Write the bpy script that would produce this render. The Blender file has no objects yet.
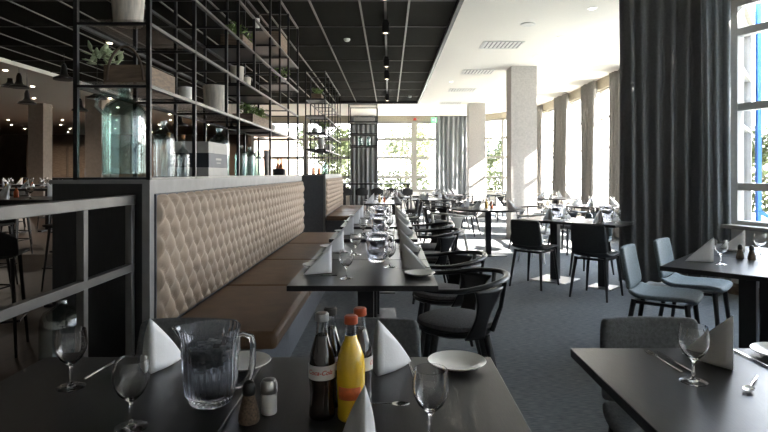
import bpy, bmesh, math, random
from mathutils import Vector, Matrix
random.seed(7)
PI = math.pi
sc = bpy.context.scene
COL = sc.collection

# ------------------------------------------------------------------ camera, sky, sun, exposure
F = 558.0
CAMZ = 1.30
cd = bpy.data.cameras.new('camera'); cam = bpy.data.objects.new('camera', cd); COL.objects.link(cam)
cam.location = (0, 0, CAMZ); cam.rotation_euler = (PI/2, 0, 0)
cd.sensor_width = 36; cd.lens = 36*F/768; cd.shift_x = -5/768; cd.shift_y = -43/768
cd.clip_start = .05; cd.clip_end = 400
sc.camera = cam
sc.view_settings.view_transform = 'Standard'; sc.view_settings.look = 'None'
sc.view_settings.gamma = 1; sc.view_settings.use_curve_mapping = False
sc.view_settings.exposure = 1.82
w = bpy.data.worlds.new('sky'); sc.world = w; w.use_nodes = True
nt = w.node_tree; nt.nodes.clear()
o_ = nt.nodes.new('ShaderNodeOutputWorld'); b_ = nt.nodes.new('ShaderNodeBackground')
tc = nt.nodes.new('ShaderNodeTexCoord'); sx = nt.nodes.new('ShaderNodeSeparateXYZ'); cr = nt.nodes.new('ShaderNodeValToRGB')
nt.links.new(tc.outputs['Generated'], sx.inputs[0]); nt.links.new(sx.outputs['Z'], cr.inputs[0])
cr.color_ramp.elements[0].position = 0.0; cr.color_ramp.elements[0].color = (1, .97, .92, 1)
cr.color_ramp.elements[1].position = .5; cr.color_ramp.elements[1].color = (.66, .81, 1, 1)
nt.links.new(cr.outputs[0], b_.inputs[0]); b_.inputs[1].default_value = 4.6
nt.links.new(b_.outputs[0], o_.inputs[0])
sd = bpy.data.lights.new('sun', 'SUN'); sun = bpy.data.objects.new('sun', sd); COL.objects.link(sun)
sd.energy = 42; sd.angle = math.radians(.6); sd.color = (1, .94, .85)
SUN_DIR = Vector((-1, .16, -.70)).normalized()
sun.rotation_euler = SUN_DIR.to_track_quat('-Z', 'Y').to_euler(); sun.location = (20, -5, 15)
try:
    cy = sc.cycles
    cy.max_bounces = 9; cy.diffuse_bounces = 5; cy.glossy_bounces = 4; cy.transmission_bounces = 8
    cy.transparent_max_bounces = 16; cy.caustics_reflective = False; cy.caustics_refractive = False
    cy.sample_clamp_indirect = 6; cy.use_denoising = True
except Exception: pass

# ------------------------------------------------------------------ materials
def newmat(name):
    m = bpy.data.materials.new(name); m.use_nodes = True
    return m, m.node_tree, m.node_tree.nodes['Principled BSDF']
def setin(b, **k):
    names = dict(rough='Roughness', metal='Metallic', spec='Specular IOR Level', trans='Transmission Weight', ior='IOR',
                 sheen='Sheen Weight', coat='Coat Weight', alpha='Alpha')
    for a, v in k.items(): b.inputs[names[a]].default_value = v
def mat(name, col, rough=.5, metal=0, spec=.5, var=.12, scale=20, bump=0, bscale=None, stretch=(1,1,1), **k):
    m, t, b = newmat(name); setin(b, rough=rough, metal=metal, spec=spec, **k)
    tx = t.nodes.new('ShaderNodeTexCoord'); mp = t.nodes.new('ShaderNodeMapping'); mp.inputs['Scale'].default_value = stretch
    n = t.nodes.new('ShaderNodeTexNoise'); n.inputs['Scale'].default_value = scale; n.inputs['Detail'].default_value = 5
    r = t.nodes.new('ShaderNodeValToRGB')
    r.color_ramp.elements[0].position = .3; r.color_ramp.elements[1].position = .7
    r.color_ramp.elements[0].color = tuple(c*(1-var) for c in col)+(1,); r.color_ramp.elements[1].color = tuple(min(1, c*(1+var)) for c in col)+(1,)
    t.links.new(tx.outputs['Object'], mp.inputs[0]); t.links.new(mp.outputs[0], n.inputs['Vector'])
    t.links.new(n.outputs['Fac'], r.inputs[0]); t.links.new(r.outputs[0], b.inputs['Base Color'])
    if bump:
        n2 = t.nodes.new('ShaderNodeTexNoise'); n2.inputs['Scale'].default_value = bscale or scale*3; n2.inputs['Detail'].default_value = 4
        t.links.new(mp.outputs[0], n2.inputs['Vector'])
        bp = t.nodes.new('ShaderNodeBump'); bp.inputs['Strength'].default_value = bump; bp.inputs['Distance'].default_value = .004
        t.links.new(n2.outputs['Fac'], bp.inputs['Height']); t.links.new(bp.outputs[0], b.inputs['Normal'])
    return m
def emit(name, col, s):
    m, t, b = newmat(name); b.inputs['Base Color'].default_value = (*col, 1)
    b.inputs['Emission Color'].default_value = (*col, 1); b.inputs['Emission Strength'].default_value = s
    return m
def glassmat(name, col=(1,1,1), rough=0.0, ior=1.45):
    m = bpy.data.materials.new(name); m.use_nodes = True; t = m.node_tree; t.nodes.clear()
    o = t.nodes.new('ShaderNodeOutputMaterial'); g = t.nodes.new('ShaderNodeBsdfGlass')
    g.inputs['Color'].default_value = (*col, 1); g.inputs['Roughness'].default_value = rough; g.inputs['IOR'].default_value = ior
    t.links.new(g.outputs[0], o.inputs[0]); return m
def thinglass(name, col=(1,1,1), refl=1.0):
    m = bpy.data.materials.new(name); m.use_nodes = True; t = m.node_tree; t.nodes.clear()
    o = t.nodes.new('ShaderNodeOutputMaterial'); mx = t.nodes.new('ShaderNodeMixShader')
    tr = t.nodes.new('ShaderNodeBsdfTransparent'); tr.inputs[0].default_value = (*col, 1)
    gl = t.nodes.new('ShaderNodeBsdfGlossy'); gl.inputs['Roughness'].default_value = .02
    fr = t.nodes.new('ShaderNodeLayerWeight'); fr.inputs[0].default_value = .5
    pw = t.nodes.new('ShaderNodeMath'); pw.operation = 'POWER'; pw.inputs[1].default_value = 4.0
    mu = t.nodes.new('ShaderNodeMath'); mu.operation = 'MULTIPLY_ADD'; mu.inputs[1].default_value = .8; mu.inputs[2].default_value = .045*refl; mu.use_clamp = True
    t.links.new(fr.outputs['Facing'], pw.inputs[0]); t.links.new(pw.outputs[0], mu.inputs[0]); t.links.new(mu.outputs[0], mx.inputs[0])
    t.links.new(tr.outputs[0], mx.inputs[1]); t.links.new(gl.outputs[0], mx.inputs[2]); t.links.new(mx.outputs[0], o.inputs[0])
    return m

M = {}
M['black_wood'] = mat('black_wood', (.013, .012, .013), .30, var=.35, scale=14, stretch=(14, 1, 1), bump=.12, bscale=30)
M['table_edge'] = mat('table_edge', (.012, .012, .013), .45)
M['black_metal'] = mat('black_metal', (.018, .018, .02), .42, metal=.3, var=.1)
M['shelf_metal'] = mat('shelf_metal', (.02, .021, .024), .4, metal=.5, var=.1)
M['rail_metal'] = mat('rail_metal', (.13, .126, .12), .38, metal=.5, var=.15, scale=6)
M['steel'] = mat('steel', (.55, .55, .55), .3, metal=1, var=.08)
M['cutlery'] = mat('cutlery', (.75, .74, .72), .16, metal=1, var=.03)
M['napkin'] = mat('napkin', (.82, .82, .83), .85, var=.03, bump=.15, bscale=160)
M['china'] = mat('china', (.86, .84, .80), .25, var=.02)
M['china_blue'] = mat('china_blue', (.18, .27, .5), .25)
M['chair_grey'] = mat('chair_grey', (.11, .115, .118), .8, var=.25, scale=90, bump=.3, bscale=260)
M['chair_blue'] = mat('chair_blue', (.15, .19, .21), .75, var=.2, scale=90, bump=.3, bscale=260)
M['chair_black'] = mat('chair_black', (.03, .032, .034), .7, var=.2, scale=60)
M['chair_sun_glare'] = mat('chair_sun_glare', (.62, .60, .56), .6, var=.08)  # sun glare on the armchairs put into a lighter colour
M['cushion'] = mat('cushion', (.085, .08, .078), .85, var=.3, scale=90, bump=.3, bscale=240)
M['chair_wood'] = mat('chair_wood', (.012, .012, .013), .33, var=.2, scale=30)
M['leather'] = mat('leather', (.145, .083, .045), .45, var=.18, scale=8, bump=.2, bscale=120)
M['quilt'] = mat('quilt', (.37, .285, .215), .6, var=.08, scale=12, bump=.1, bscale=150)
M['frame_grey'] = mat('frame_grey', (.23, .225, .225), .5, var=.12, scale=10)
M['wall_black'] = mat('wall_black', (.010, .011, .013), .42, var=.3, scale=10, stretch=(8, 8, 1), bump=.15, bscale=24)
M['plinth'] = mat('plinth', (.10, .105, .12), .55)
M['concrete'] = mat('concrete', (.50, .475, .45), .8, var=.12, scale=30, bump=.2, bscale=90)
M['white_ceiling'] = mat('white_ceiling', (.80, .78, .73), .9, var=.02, scale=60, bump=.15, bscale=220)
M['tile_ceiling'] = mat('tile_ceiling', (.016, .015, .0125), .95, spec=.05, var=.3, scale=90, bump=.3, bscale=200)
M['tbar'] = mat('tbar', (.20, .19, .165), .5)
M['tbar_dim'] = mat('tbar_dim', (.06, .056, .05), .5)
M['wall_white'] = mat('wall_white', (.72, .69, .64), .85, var=.03)
M['wall_brown'] = mat('wall_brown', (.16, .12, .09), .8, var=.15, scale=3)
M['pelmet'] = mat('pelmet', (.45, .40, .31), .8)
M['win_frame'] = mat('win_frame', (.36, .34, .30), .5, var=.04)
M['win_grey'] = mat('win_grey', (.5, .49, .46), .45, var=.06)
M['pane'] = thinglass('pane')
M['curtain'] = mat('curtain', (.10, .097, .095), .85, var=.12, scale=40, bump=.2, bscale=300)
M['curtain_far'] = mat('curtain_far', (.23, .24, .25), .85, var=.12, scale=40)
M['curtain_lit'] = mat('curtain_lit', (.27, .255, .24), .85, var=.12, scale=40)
M['glass'] = glassmat('glass')
M['teal_glass'] = thinglass('teal_glass', (.55, .80, .80), 1.6)
M['teal_body'] = thinglass('teal_body', (.80, .90, .885), 3)
M['clear_body'] = thinglass('clear_body', (.93, .96, .96), 2.4)
M['jug_glass'] = mat('jug_glass', (.93, .95, 1), .02, var=0, trans=.96, ior=1.47)
M['water'] = mat('water', (.86, .91, 1), .04, var=0, trans=.74, ior=1.33)
M['ice'] = mat('ice', (.85, .9, .96), .25, var=.05, scale=40, trans=.1, ior=1.31)
M['cola'] = mat('cola', (.012, .005, .003), .05, var=.1, spec=.8)
M['juice'] = mat('juice', (.82, .52, .03), .12, var=.04, spec=.8)
M['red'] = mat('red', (.5, .05, .03), .4)
M['cap_orange'] = mat('cap_orange', (.42, .08, .03), .35, metal=.3)
M['label_grey'] = mat('label_grey', (.66, .65, .63), .5, var=.05)
M['label_red'] = mat('label_red', (.62, .13, .03), .5, var=.25, scale=60)
M['pepper'] = mat('pepper', (.13, .09, .06), .7, var=.5, scale=200)
M['salt'] = mat('salt', (.85, .85, .85), .7, var=.05)
M['pot'] = mat('pot', (.68, .62, .54), .8, var=.25, scale=8, stretch=(6, 6, 1), bump=.3)
M['pot_white'] = mat('pot_white', (.72, .70, .66), .6, var=.08)
M['crate'] = mat('crate', (.20, .142, .10), .75, var=.35, scale=8, stretch=(1, 2, 10), bump=.3)
M['succulent'] = mat('succulent', (.46, .54, .34), .6, var=.2)
M['leaf'] = mat('leaf', (.16, .26, .07), .55, var=.35, scale=5)
M['tree_leaf'] = mat('tree_leaf', (.045, .058, .018), .6, var=.45, scale=1.2)
M['tree_pale'] = mat('tree_pale', (.09, .10, .04), .6, var=.35, scale=1.2)
M['bark'] = mat('bark', (.12, .09, .07), .9, var=.3)
M['soil'] = mat('soil', (.03, .022, .015), .95, var=.3)
M['box_pale'] = mat('box_pale', (.55, .53, .50), .7, var=.05)
M['box_mid'] = mat('box_mid', (.24, .24, .25), .7, var=.05)
M['box_dark'] = mat('box_dark', (.035, .04, .05), .7, var=.05)
M['copper'] = mat('copper', (.75, .32, .18), .3, metal=1)
M['lamp_black'] = mat('lamp_black', (.015, .014, .013), .4)
M['bulb'] = emit('bulb', (1, .75, .5), 2.5)
M['spot'] = emit('spot', (1, .85, .65), 9)
M['spot_white'] = emit('spot_white', (1, .95, .85), 1.5)
M['white_plastic'] = mat('white_plastic', (.7, .7, .68), .5)
M['green_sign'] = emit('green_sign', (.12, .5, .2), .9)
M['blue_paint'] = mat('blue_paint', (.03, .16, .62), .4, var=.05)
M['ground'] = mat('ground', (.42, .41, .36), .95, var=.15, scale=3)
M['render'] = mat('render', (.45, .44, .43), .9, var=.05)
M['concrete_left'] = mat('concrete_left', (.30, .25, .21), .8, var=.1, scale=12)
M['gold'] = mat('gold', (.5, .33, .07), .4, var=.1)
M['cork'] = mat('cork', (.5, .25, .1), .7)
M['orchid'] = mat('orchid', (.75, .38, .30), .6)

def carpet_mat():
    m, t, b = newmat('carpet'); setin(b, rough=.95, spec=.2)
    tx = t.nodes.new('ShaderNodeTexCoord'); mp = t.nodes.new('ShaderNodeMapping'); mp.inputs['Scale'].default_value = (3, 30, 1)
    n = t.nodes.new('ShaderNodeTexNoise'); n.inputs['Scale'].default_value = 6; n.inputs['Detail'].default_value = 8
    r = t.nodes.new('ShaderNodeValToRGB'); r.color_ramp.elements[0].position = .35; r.color_ramp.elements[1].position = .68
    r.color_ramp.elements[0].color = (.085, .092, .098, 1); r.color_ramp.elements[1].color = (.21, .218, .222, 1)
    t.links.new(tx.outputs['Object'], mp.inputs[0]); t.links.new(mp.outputs[0], n.inputs['Vector'])
    t.links.new(n.outputs['Fac'], r.inputs[0]); t.links.new(r.outputs[0], b.inputs['Base Color'])
    n2 = t.nodes.new('ShaderNodeTexNoise'); n2.inputs['Scale'].default_value = 250
    t.links.new(tx.outputs['Object'], n2.inputs['Vector'])
    bp = t.nodes.new('ShaderNodeBump'); bp.inputs['Strength'].default_value = .5; bp.inputs['Distance'].default_value = .004
    t.links.new(n2.outputs['Fac'], bp.inputs['Height']); t.links.new(bp.outputs[0], b.inputs['Normal'])
    return m
M['carpet'] = carpet_mat()
def plank_mat():
    m, t, b = newmat('planks'); setin(b, rough=.45)
    tx = t.nodes.new('ShaderNodeTexCoord'); mp = t.nodes.new('ShaderNodeMapping'); mp.inputs['Rotation'].default_value = (0, 0, PI/2)
    br = t.nodes.new('ShaderNodeTexBrick'); br.inputs['Scale'].default_value = 1.0
    br.inputs['Brick Width'].default_value = 1.6; br.inputs['Row Height'].default_value = .14; br.inputs['Mortar Size'].default_value = .004
    br.inputs['Color1'].default_value = (.09, .053, .032, 1); br.inputs['Color2'].default_value = (.08, .045, .028, 1); br.inputs['Mortar'].default_value = (.03, .02, .015, 1)
    n = t.nodes.new('ShaderNodeTexNoise'); n.inputs['Scale'].default_value = 5
    mp2 = t.nodes.new('ShaderNodeMapping'); mp2.inputs['Scale'].default_value = (10, 1, 1)
    mx = t.nodes.new('ShaderNodeMix'); mx.data_type = 'RGBA'; mx.blend_type = 'MULTIPLY'; mx.inputs[0].default_value = .5
    t.links.new(tx.outputs['Object'], mp.inputs[0]); t.links.new(mp.outputs[0], br.inputs['Vector'])
    t.links.new(tx.outputs['Object'], mp2.inputs[0]); t.links.new(mp2.outputs[0], n.inputs['Vector'])
    t.links.new(br.outputs['Color'], mx.inputs[6]); t.links.new(n.outputs['Color'], mx.inputs[7]); t.links.new(mx.outputs[2], b.inputs['Base Color'])
    return m
M['planks'] = plank_mat()

# ------------------------------------------------------------------ mesh helpers
class MB:
    def __init__(s): s.v = []; s.f = []
    def add(s, vs, fs):
        k = len(s.v); s.v += [tuple(v) for v in vs]; s.f += [tuple(i+k for i in f) for f in fs]; return s
    def box(s, x0, x1, y0, y1, z0, z1):
        vs = [(x, y, z) for x in (x0, x1) for y in (y0, y1) for z in (z0, z1)]
        return s.add(vs, [(0,1,3,2),(4,6,7,5),(0,4,5,1),(2,3,7,6),(0,2,6,4),(1,5,7,3)])
    def cbox(s, c, d, rz=0):
        h = [q/2 for q in d]; vs = []
        for x in (-1, 1):
            for y in (-1, 1):
                for z in (-1, 1):
                    X, Y = x*h[0], y*h[1]
                    vs.append((c[0]+X*math.cos(rz)-Y*math.sin(rz), c[1]+X*math.sin(rz)+Y*math.cos(rz), c[2]+z*h[2]))
        return s.add(vs, [(0,1,3,2),(4,6,7,5),(0,4,5,1),(2,3,7,6),(0,2,6,4),(1,5,7,3)])
    def bar(s, p0, p1, a, b=None, up=(0,0,1)):
        b = b or a; p0 = Vector(p0); p1 = Vector(p1); d = (p1-p0).normalized(); u = Vector(up)
        if abs(d.dot(u)) > .98: u = Vector((0, 1, 0))
        x = d.cross(u).normalized(); y = x.cross(d).normalized(); vs = []
        for p in (p0, p1):
            for i, j in ((-1,-1),(1,-1),(1,1),(-1,1)): vs.append(p + x*(i*a/2) + y*(j*b/2))
        return s.add(vs, [(0,1,2,3),(7,6,5,4),(0,4,5,1),(1,5,6,2),(2,6,7,3),(3,7,4,0)])
    def cyl(s, p0, p1, r0, r1=None, n=12):
        return s.tube([p0, p1], [r0, r0 if r1 is None else r1], n)
    def tube(s, pts, r, n=10, sy=1.0, closed=False, up=None):
        pts = [Vector(p) for p in pts]; m = len(pts)
        if not isinstance(r, (list, tuple)): r = [r]*m
        vs = []; prev = None
        for i, p in enumerate(pts):
            a = pts[max(0, i-1)]; b = pts[min(m-1, i+1)]
            d = (b-a).normalized(); u = Vector(up) if up else Vector((0, 0, 1))
            if up is None and abs(d.dot(u)) > .95: u = Vector((1, 0, 0))
            if prev is not None and up is None: u = prev
            x = d.cross(u).normalized(); y = x.cross(d).normalized(); prev = y
            for k in range(n):
                t = 2*PI*k/n; vs.append(p + x*(math.cos(t)*r[i]) + y*(math.sin(t)*r[i]*sy))
        fs = [(i*n+k, i*n+(k+1) % n, (i+1)*n+(k+1) % n, (i+1)*n+k) for i in range(m-1) for k in range(n)]
        fs += [tuple(range(n-1, -1, -1)), tuple((m-1)*n+k for k in range(n))]
        return s.add(vs, fs)
    def lathe(s, prof, c=(0,0,0), n=24, rf=None):
        vs = []; fs = []; m = len(prof)
        for i, (r, z) in enumerate(prof):
            for k in range(n):
                t = 2*PI*k/n; rr = r*(rf(t, z) if rf else 1)
                vs.append((c[0]+rr*math.cos(t), c[1]+rr*math.sin(t), c[2]+z))
        for i in range(m-1):
            for k in range(n): fs.append((i*n+k, i*n+(k+1) % n, (i+1)*n+(k+1) % n, (i+1)*n+k))
        if prof[0][0] > 1e-6: fs.append(tuple(range(n-1, -1, -1)))
        if prof[-1][0] > 1e-6: fs.append(tuple((m-1)*n+k for k in range(n)))
        return s.add(vs, fs)
    def grid(s, fn, nu, nv):
        vs = [fn(i/nu, j/nv) for i in range(nu+1) for j in range(nv+1)]
        return s.add(vs, [(i*(nv+1)+j, (i+1)*(nv+1)+j, (i+1)*(nv+1)+j+1, i*(nv+1)+j+1) for i in range(nu) for j in range(nv)])
    def build(s, name, m, parent=None, smooth=40, bevel=0, solid=0, subsurf=0, loc=None, rz=0, weld=True):
        me = bpy.data.meshes.new(name); me.from_pydata(s.v, [], s.f); me.materials.append(M[m] if isinstance(m, str) else m)
        bm = bmesh.new(); bm.from_mesh(me)
        if weld: bmesh.ops.remove_doubles(bm, verts=bm.verts, dist=1e-5)
        bmesh.ops.recalc_face_normals(bm, faces=bm.faces); bm.to_mesh(me); bm.free()
        if smooth:
            me.polygons.foreach_set('use_smooth', [True]*len(me.polygons))
            try: me.set_sharp_from_angle(angle=math.radians(smooth))
            except Exception: pass
        o = bpy.data.objects.new(name, me); COL.objects.link(o)
        if parent: o.parent = parent
        if loc: o.location = loc
        o.rotation_euler.z = rz
        if solid: q = o.modifiers.new('solidify', 'SOLIDIFY'); q.thickness = solid; q.offset = 0
        if bevel: q = o.modifiers.new('bevel', 'BEVEL'); q.width = bevel; q.segments = 2; q.limit_method = 'ANGLE'; q.angle_limit = .8
        if subsurf: q = o.modifiers.new('subsurf', 'SUBSURF'); q.levels = subsurf; q.render_levels = subsurf
        return o

def thing(name, label=None, cat=None, loc=(0,0,0), rz=0, group=None):
    o = bpy.data.objects.new(name, None); COL.objects.link(o); o.location = loc; o.rotation_euler.z = rz
    o.empty_display_size = .1
    if label: o['label'] = label
    if cat: o['category'] = cat
    if group: o['group'] = group
    return o
def tag(o, label, cat, group=None):
    o['label'] = label; o['category'] = cat
    if group: o['group'] = group
    return o
def struct(o): o['kind'] = 'structure'; return o
PROTO = {}
def copy_tree(o, parent=None):
    c = o.copy(); COL.objects.link(c)
    if parent: c.parent = parent
    for ch in KIDS.get(o.name, []): copy_tree(ch, c)
    return c
KIDS = {}
def put(key, factory, loc, rz, label, cat, group=None, scale=None):
    """first use keeps the thing the factory made, later uses copy it with all its parts"""
    if key not in PROTO:
        r = factory(); PROTO[key] = r
        def reg(o):
            KIDS[o.name] = list(o.children)
            for q in o.children: reg(q)
        bpy.context.view_layer.update(); reg(r)
    else:
        r = copy_tree(PROTO[key])
    r.location = loc; r.rotation_euler = (0, 0, rz); r['label'] = label; r['category'] = cat
    if group: r['group'] = group
    elif 'group' in r: del r['group']
    r.scale = scale if scale else (1, 1, 1)
    return r

def text_mesh(s, size, m, parent, radius=0, z=0, extr=.0004, shear=0, ang=0, name='lettering', flat=None):
    cu = bpy.data.curves.new('lettering_curve', 'FONT'); cu.body = s; cu.size = size; cu.offset = size*.02; cu.shear = shear; cu.align_x = 'CENTER'; cu.align_y = 'CENTER'
    to = bpy.data.objects.new('lettering_tmp', cu); COL.objects.link(to); bpy.context.view_layer.update()
    me = bpy.data.meshes.new_from_object(to.evaluated_get(bpy.context.evaluated_depsgraph_get()))
    bpy.data.objects.remove(to); bpy.data.curves.remove(cu)
    for v in me.vertices:
        x, y = v.co.x, v.co.y
        if radius: t = ang + x/radius; v.co = (radius*math.cos(t), radius*math.sin(t), z+y)
        else: v.co = flat(x, y)
    me.materials.clear(); me.materials.append(M[m]); o = bpy.data.objects.new(name, me); COL.objects.link(o); o.parent = parent
    return o

# ------------------------------------------------------------------ the room
CEIL = 3.37
FX = -.72
def slab(poly, z0, z1):
    n = len(poly); return MB().add([(x, y, z) for z in (z0, z1) for x, y in poly], [tuple(range(n-1, -1, -1)), tuple(range(n, 2*n))]+[(i, (i+1) % n, (i+1) % n+n, i+n) for i in range(n)])
EDGE = [(7.40, -2.5), (3.90, 6.20), (4.85, 7.45), (4.85, 17.55), (4.02, 19.25), (2.92, 20.4)]
struct(slab([(FX, -2.5)]+EDGE+[(FX, 20.4)], -.06, 0).build('floor', 'carpet', smooth=0))
struct(MB().box(-22, FX, -2.5, 30, -.06, 0).build('floor', 'planks', smooth=0))
struct(MB().box(-60, 80, -40, 110, -.30, -.08).build('ground_outside', 'ground', smooth=0))
# ceilings
XE, XW, YE = .844, -6.956, 16.2
struct(MB().box(XW, XE, -2.5, YE, CEIL, CEIL+.05).build('ceiling', 'tile_ceiling', smooth=0))
struct(slab([(XE, -2.5)]+EDGE+[(XE, 20.4)], CEIL, CEIL+.25).build('ceiling', 'white_ceiling', smooth=0))
struct(MB().box(XW, XE, YE, 20.6, CEIL, CEIL+.25).build('ceiling', 'white_ceiling', smooth=0))
struct(MB().box(-22, XW, -2.5, 30, CEIL, CEIL+.25).build('ceiling', 'white_ceiling', smooth=0))
struct(MB().box(XW, -5, 20.6, 30, CEIL, CEIL+.25).build('ceiling', 'white_ceiling', smooth=0))
tb = MB(); tc_ = MB()
x = XE
while x > XW:
    tb.box(x-.012, x+.012, -2.5, YE, CEIL-.012, CEIL-.001); x -= .6
y = YE
while y > -2.5:
    tc_.box(XW, XE, y-.009, y+.009, CEIL-.010, CEIL-.002); y -= 1.19
struct(tb.build('trim_1', 'tbar', smooth=0)); struct(tc_.build('trim_6', 'tbar_dim', smooth=0))
struct(MB().box(XE-.02, XE+.03, -2.5, YE+.03, CEIL-.06, CEIL-.001).box(XW, XE-.02, YE-.02, YE+.03, CEIL-.06, CEIL-.001).build('trim_2', 'black_metal', smooth=0))
struct(MB().box(XW-.04, XW+.02, -2.5, YE, CEIL-.08, CEIL-.001).build('trim_3', 'white_ceiling', smooth=0))
# closed walls
struct(MB().box(-22, 7.4, -2.7, -2.5, 0, CEIL).build('wall_back', 'wall_white', smooth=0))
struct(MB().box(-22.2, -22, -2.5, 30, 0, CEIL).build('wall_left', 'wall_brown', smooth=0))
struct(MB().box(-22, -5, 30, 30.2, 0, CEIL).build('wall_far', 'wall_brown', smooth=0))
struct(MB().box(-5.2, -5, 20.6, 30, 0, CEIL).build('wall_side', 'wall_brown', smooth=0))

WN = [0]
def window_wall(p0, p1, nb, sill, head, transoms, wname, frame='win_frame', fw=.06, mid=0, outer=.16):
    """wall run from p0 to p1 with nb window bays, each its own window"""
    p0 = Vector((*p0, 0)); p1 = Vector((*p1, 0)); L = (p1-p0).length; d = (p1-p0)/L; a = math.atan2(d.y, d.x)
    loc = p0; 
    if sill > 0: struct(MB().box(0, L, -.10, .10, 0, sill).build(wname, 'wall_white', loc=loc, rz=a, smooth=0))
    struct(MB().box(0, L, -.10, .10, head, CEIL).build(wname, 'pelmet', loc=loc, rz=a, smooth=0))
    bw = L/nb
    for i in range(nb):
        WN[0] += 1
        x0, x1 = i*bw, (i+1)*bw
        fr = MB()
        fr.box(x0, x0+fw, -.05, .05, sill, head).box(x1-fw, x1, -.05, .05, sill, head)
        fr.box(x0+fw, x1-fw, -.05, .05, sill, sill+fw).box(x0+fw, x1-fw, -.05, .05, head-fw, head)
        for z in transoms: fr.box(x0+fw, x1-fw, -.045, .045, z-fw*.5, z+fw*.5)
        for q in range(mid):
            xm = x0+(x1-x0)*(q+1)/(mid+1); fr.box(xm-.02, xm+.02, -.04, .04, sill+fw, head-fw)
        o = struct(fr.build('window_%d' % WN[0], frame, loc=loc, rz=a, smooth=0))
        MB().box(x0+fw, x1-fw, -.004, .004, sill+fw, head-fw).build('pane', 'pane', parent=o, smooth=0)
window_wall((-5, 20.3), (2.88, 20.3), 4, .62, 3.18, [1.15, 1.85, 2.52], 'wall_end', mid=0, fw=.095)
window_wall((2.88, 20.3), (3.95, 19.2), 1, .62, 3.18, [1.15, 1.85, 2.52], 'wall_curve', mid=1)
window_wall((3.95, 19.2), (4.75, 17.5), 1, .62, 3.18, [1.15, 1.85, 2.52], 'wall_curve', mid=1)
window_wall((4.75, 17.5), (4.75, 7.4), 5, .62, 3.14, [1.15, 1.85, 2.52], 'wall_right', mid=1, fw=.035)
window_wall((4.75, 7.4), (3.85, 6.2), 1, .62, 3.14, [1.15, 1.85, 2.52], 'wall_jog', mid=0, fw=.035)  # unseen bay behind the curtain, glazed to let sun onto the floor
window_wall((3.83, 6.2), (7.30, -2.5), 5, .70, 3.20, [1.15, 2.02, 2.84], 'wall_right', frame='win_grey', mid=0, fw=.08)
struct(MB().bar((3.70, 6.13, .72), (7.15, -2.4, .72), .16, .04).build('trim_4', 'win_frame', smooth=0))
struct(MB().bar((3.66, 6.07, .06), (7.10, -2.4, .06), .02, .12).build('baseboard_right', 'crate', smooth=0))

# columns
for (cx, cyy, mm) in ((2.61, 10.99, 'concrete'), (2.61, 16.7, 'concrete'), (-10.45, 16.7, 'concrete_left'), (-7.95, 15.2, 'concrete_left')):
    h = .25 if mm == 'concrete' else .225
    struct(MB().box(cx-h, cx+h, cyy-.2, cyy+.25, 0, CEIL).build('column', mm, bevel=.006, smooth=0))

# partition walls behind the benches
def partition(y0, y1, m='wall_black', x0=-1.78, x1=-1.28, zt=1.243):
    struct(MB().box(x0, x1-.02, y0, y1, 0, zt).build('wall_partition', m, smooth=0))
    o = MB()
    o.box(x1-.02, x1+.02, y0-.012, y1, zt-.055, zt+.0)      # top trim face
    o.box(x1-.02, x1+.02, y0-.012, y0+.045, 0, zt-.055)
    o.box(x0-.01, x1+.02, y0-.012, y1+.01, zt, zt+.02)
    struct(o.build('trim_5', 'frame_grey', smooth=0))
partition(2.95, 8.06); partition(11.06, 14.85, 'plinth')

# quilted bench
def quilt_panel(name, y0, y1, z0, z1, x, parent, s=.072):
    L = y1-y0; H = z1-z0; nu = int(L/.0125); nv = int(H/.0125)
    def fn(u, v):
        yy, zz = u*L, v*H
        a = (yy/s + zz/(s*1.25)); b = (yy/s - zz/(s*1.25))
        h = (abs(math.sin(PI*a/2))*abs(math.sin(PI*b/2)))**.5
        e = min(1, min(u, 1-u)*L/.03, min(v, 1-v)*H/.03)
        return (x + (.010+.040*h)*math.sin(e*PI/2) , y0+yy, z0+zz)
    return MB().grid(fn, nu, nv).build(name, 'quilt', parent, smooth=180)
def bench(y0, y1, seams, label, xb=-1.258, near_open=True):
    t = thing('bench_seat', label, 'bench', (0, 0, 0))
    e = [y0+.02]+seams+[y1]
    for i in range(len(e)-1):
        MB().box(xb-.02, xb+.006, e[i]+.03 if i == 0 else e[i]+.003, e[i+1]-.003, .44, 1.185).build('back_board', 'plinth', t, smooth=0)
        quilt_panel('quilted_back', e[i]+.035 if i == 0 else e[i]+.004, e[i+1]-.004, .45, 1.185, xb, t)
    n = max(2, round((y1-y0)/1.25)); 
    for i in range(n):
        a = y0+.02+(y1-y0-.02)*i/n; b = y0+.02+(y1-y0-.02)*(i+1)/n
        MB().box(xb+.01, -.60, a+.002, b-.002, .352, .45).build('seat_cushion', 'leather', t, bevel=.028)
    MB().box(xb+.01, -.70, y0+.03, y1-.02, 0, .35).build('plinth', 'plinth', t, smooth=0)
    return t
bench(2.95, 8.03, [5.52], 'long brown leather bench with quilted beige back nearest the camera')
bench(11.06, 14.83, [], 'second brown bench with quilted back beyond the gap')

# railing at the left
t = thing('railing', 'grey metal rail with dark bars left of the front table', 'railing', (-1.355, 2.94, 0))
MB().box(-.02, .02, -3.4, 0, 1.135, 1.185).build('top_rail', 'rail_metal', t, bevel=.003)
MB().box(-.018, .018, -3.4, 0, .785, .825).build('cross_rail', 'rail_metal', t, bevel=.003)
for yy in (-.02, -.475, -1.7, -2.9):
    MB().box(-.0175, .0175, yy-.018, yy+.018, .0, 1.135).build('post', 'rail_metal', t, bevel=.003)

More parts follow.
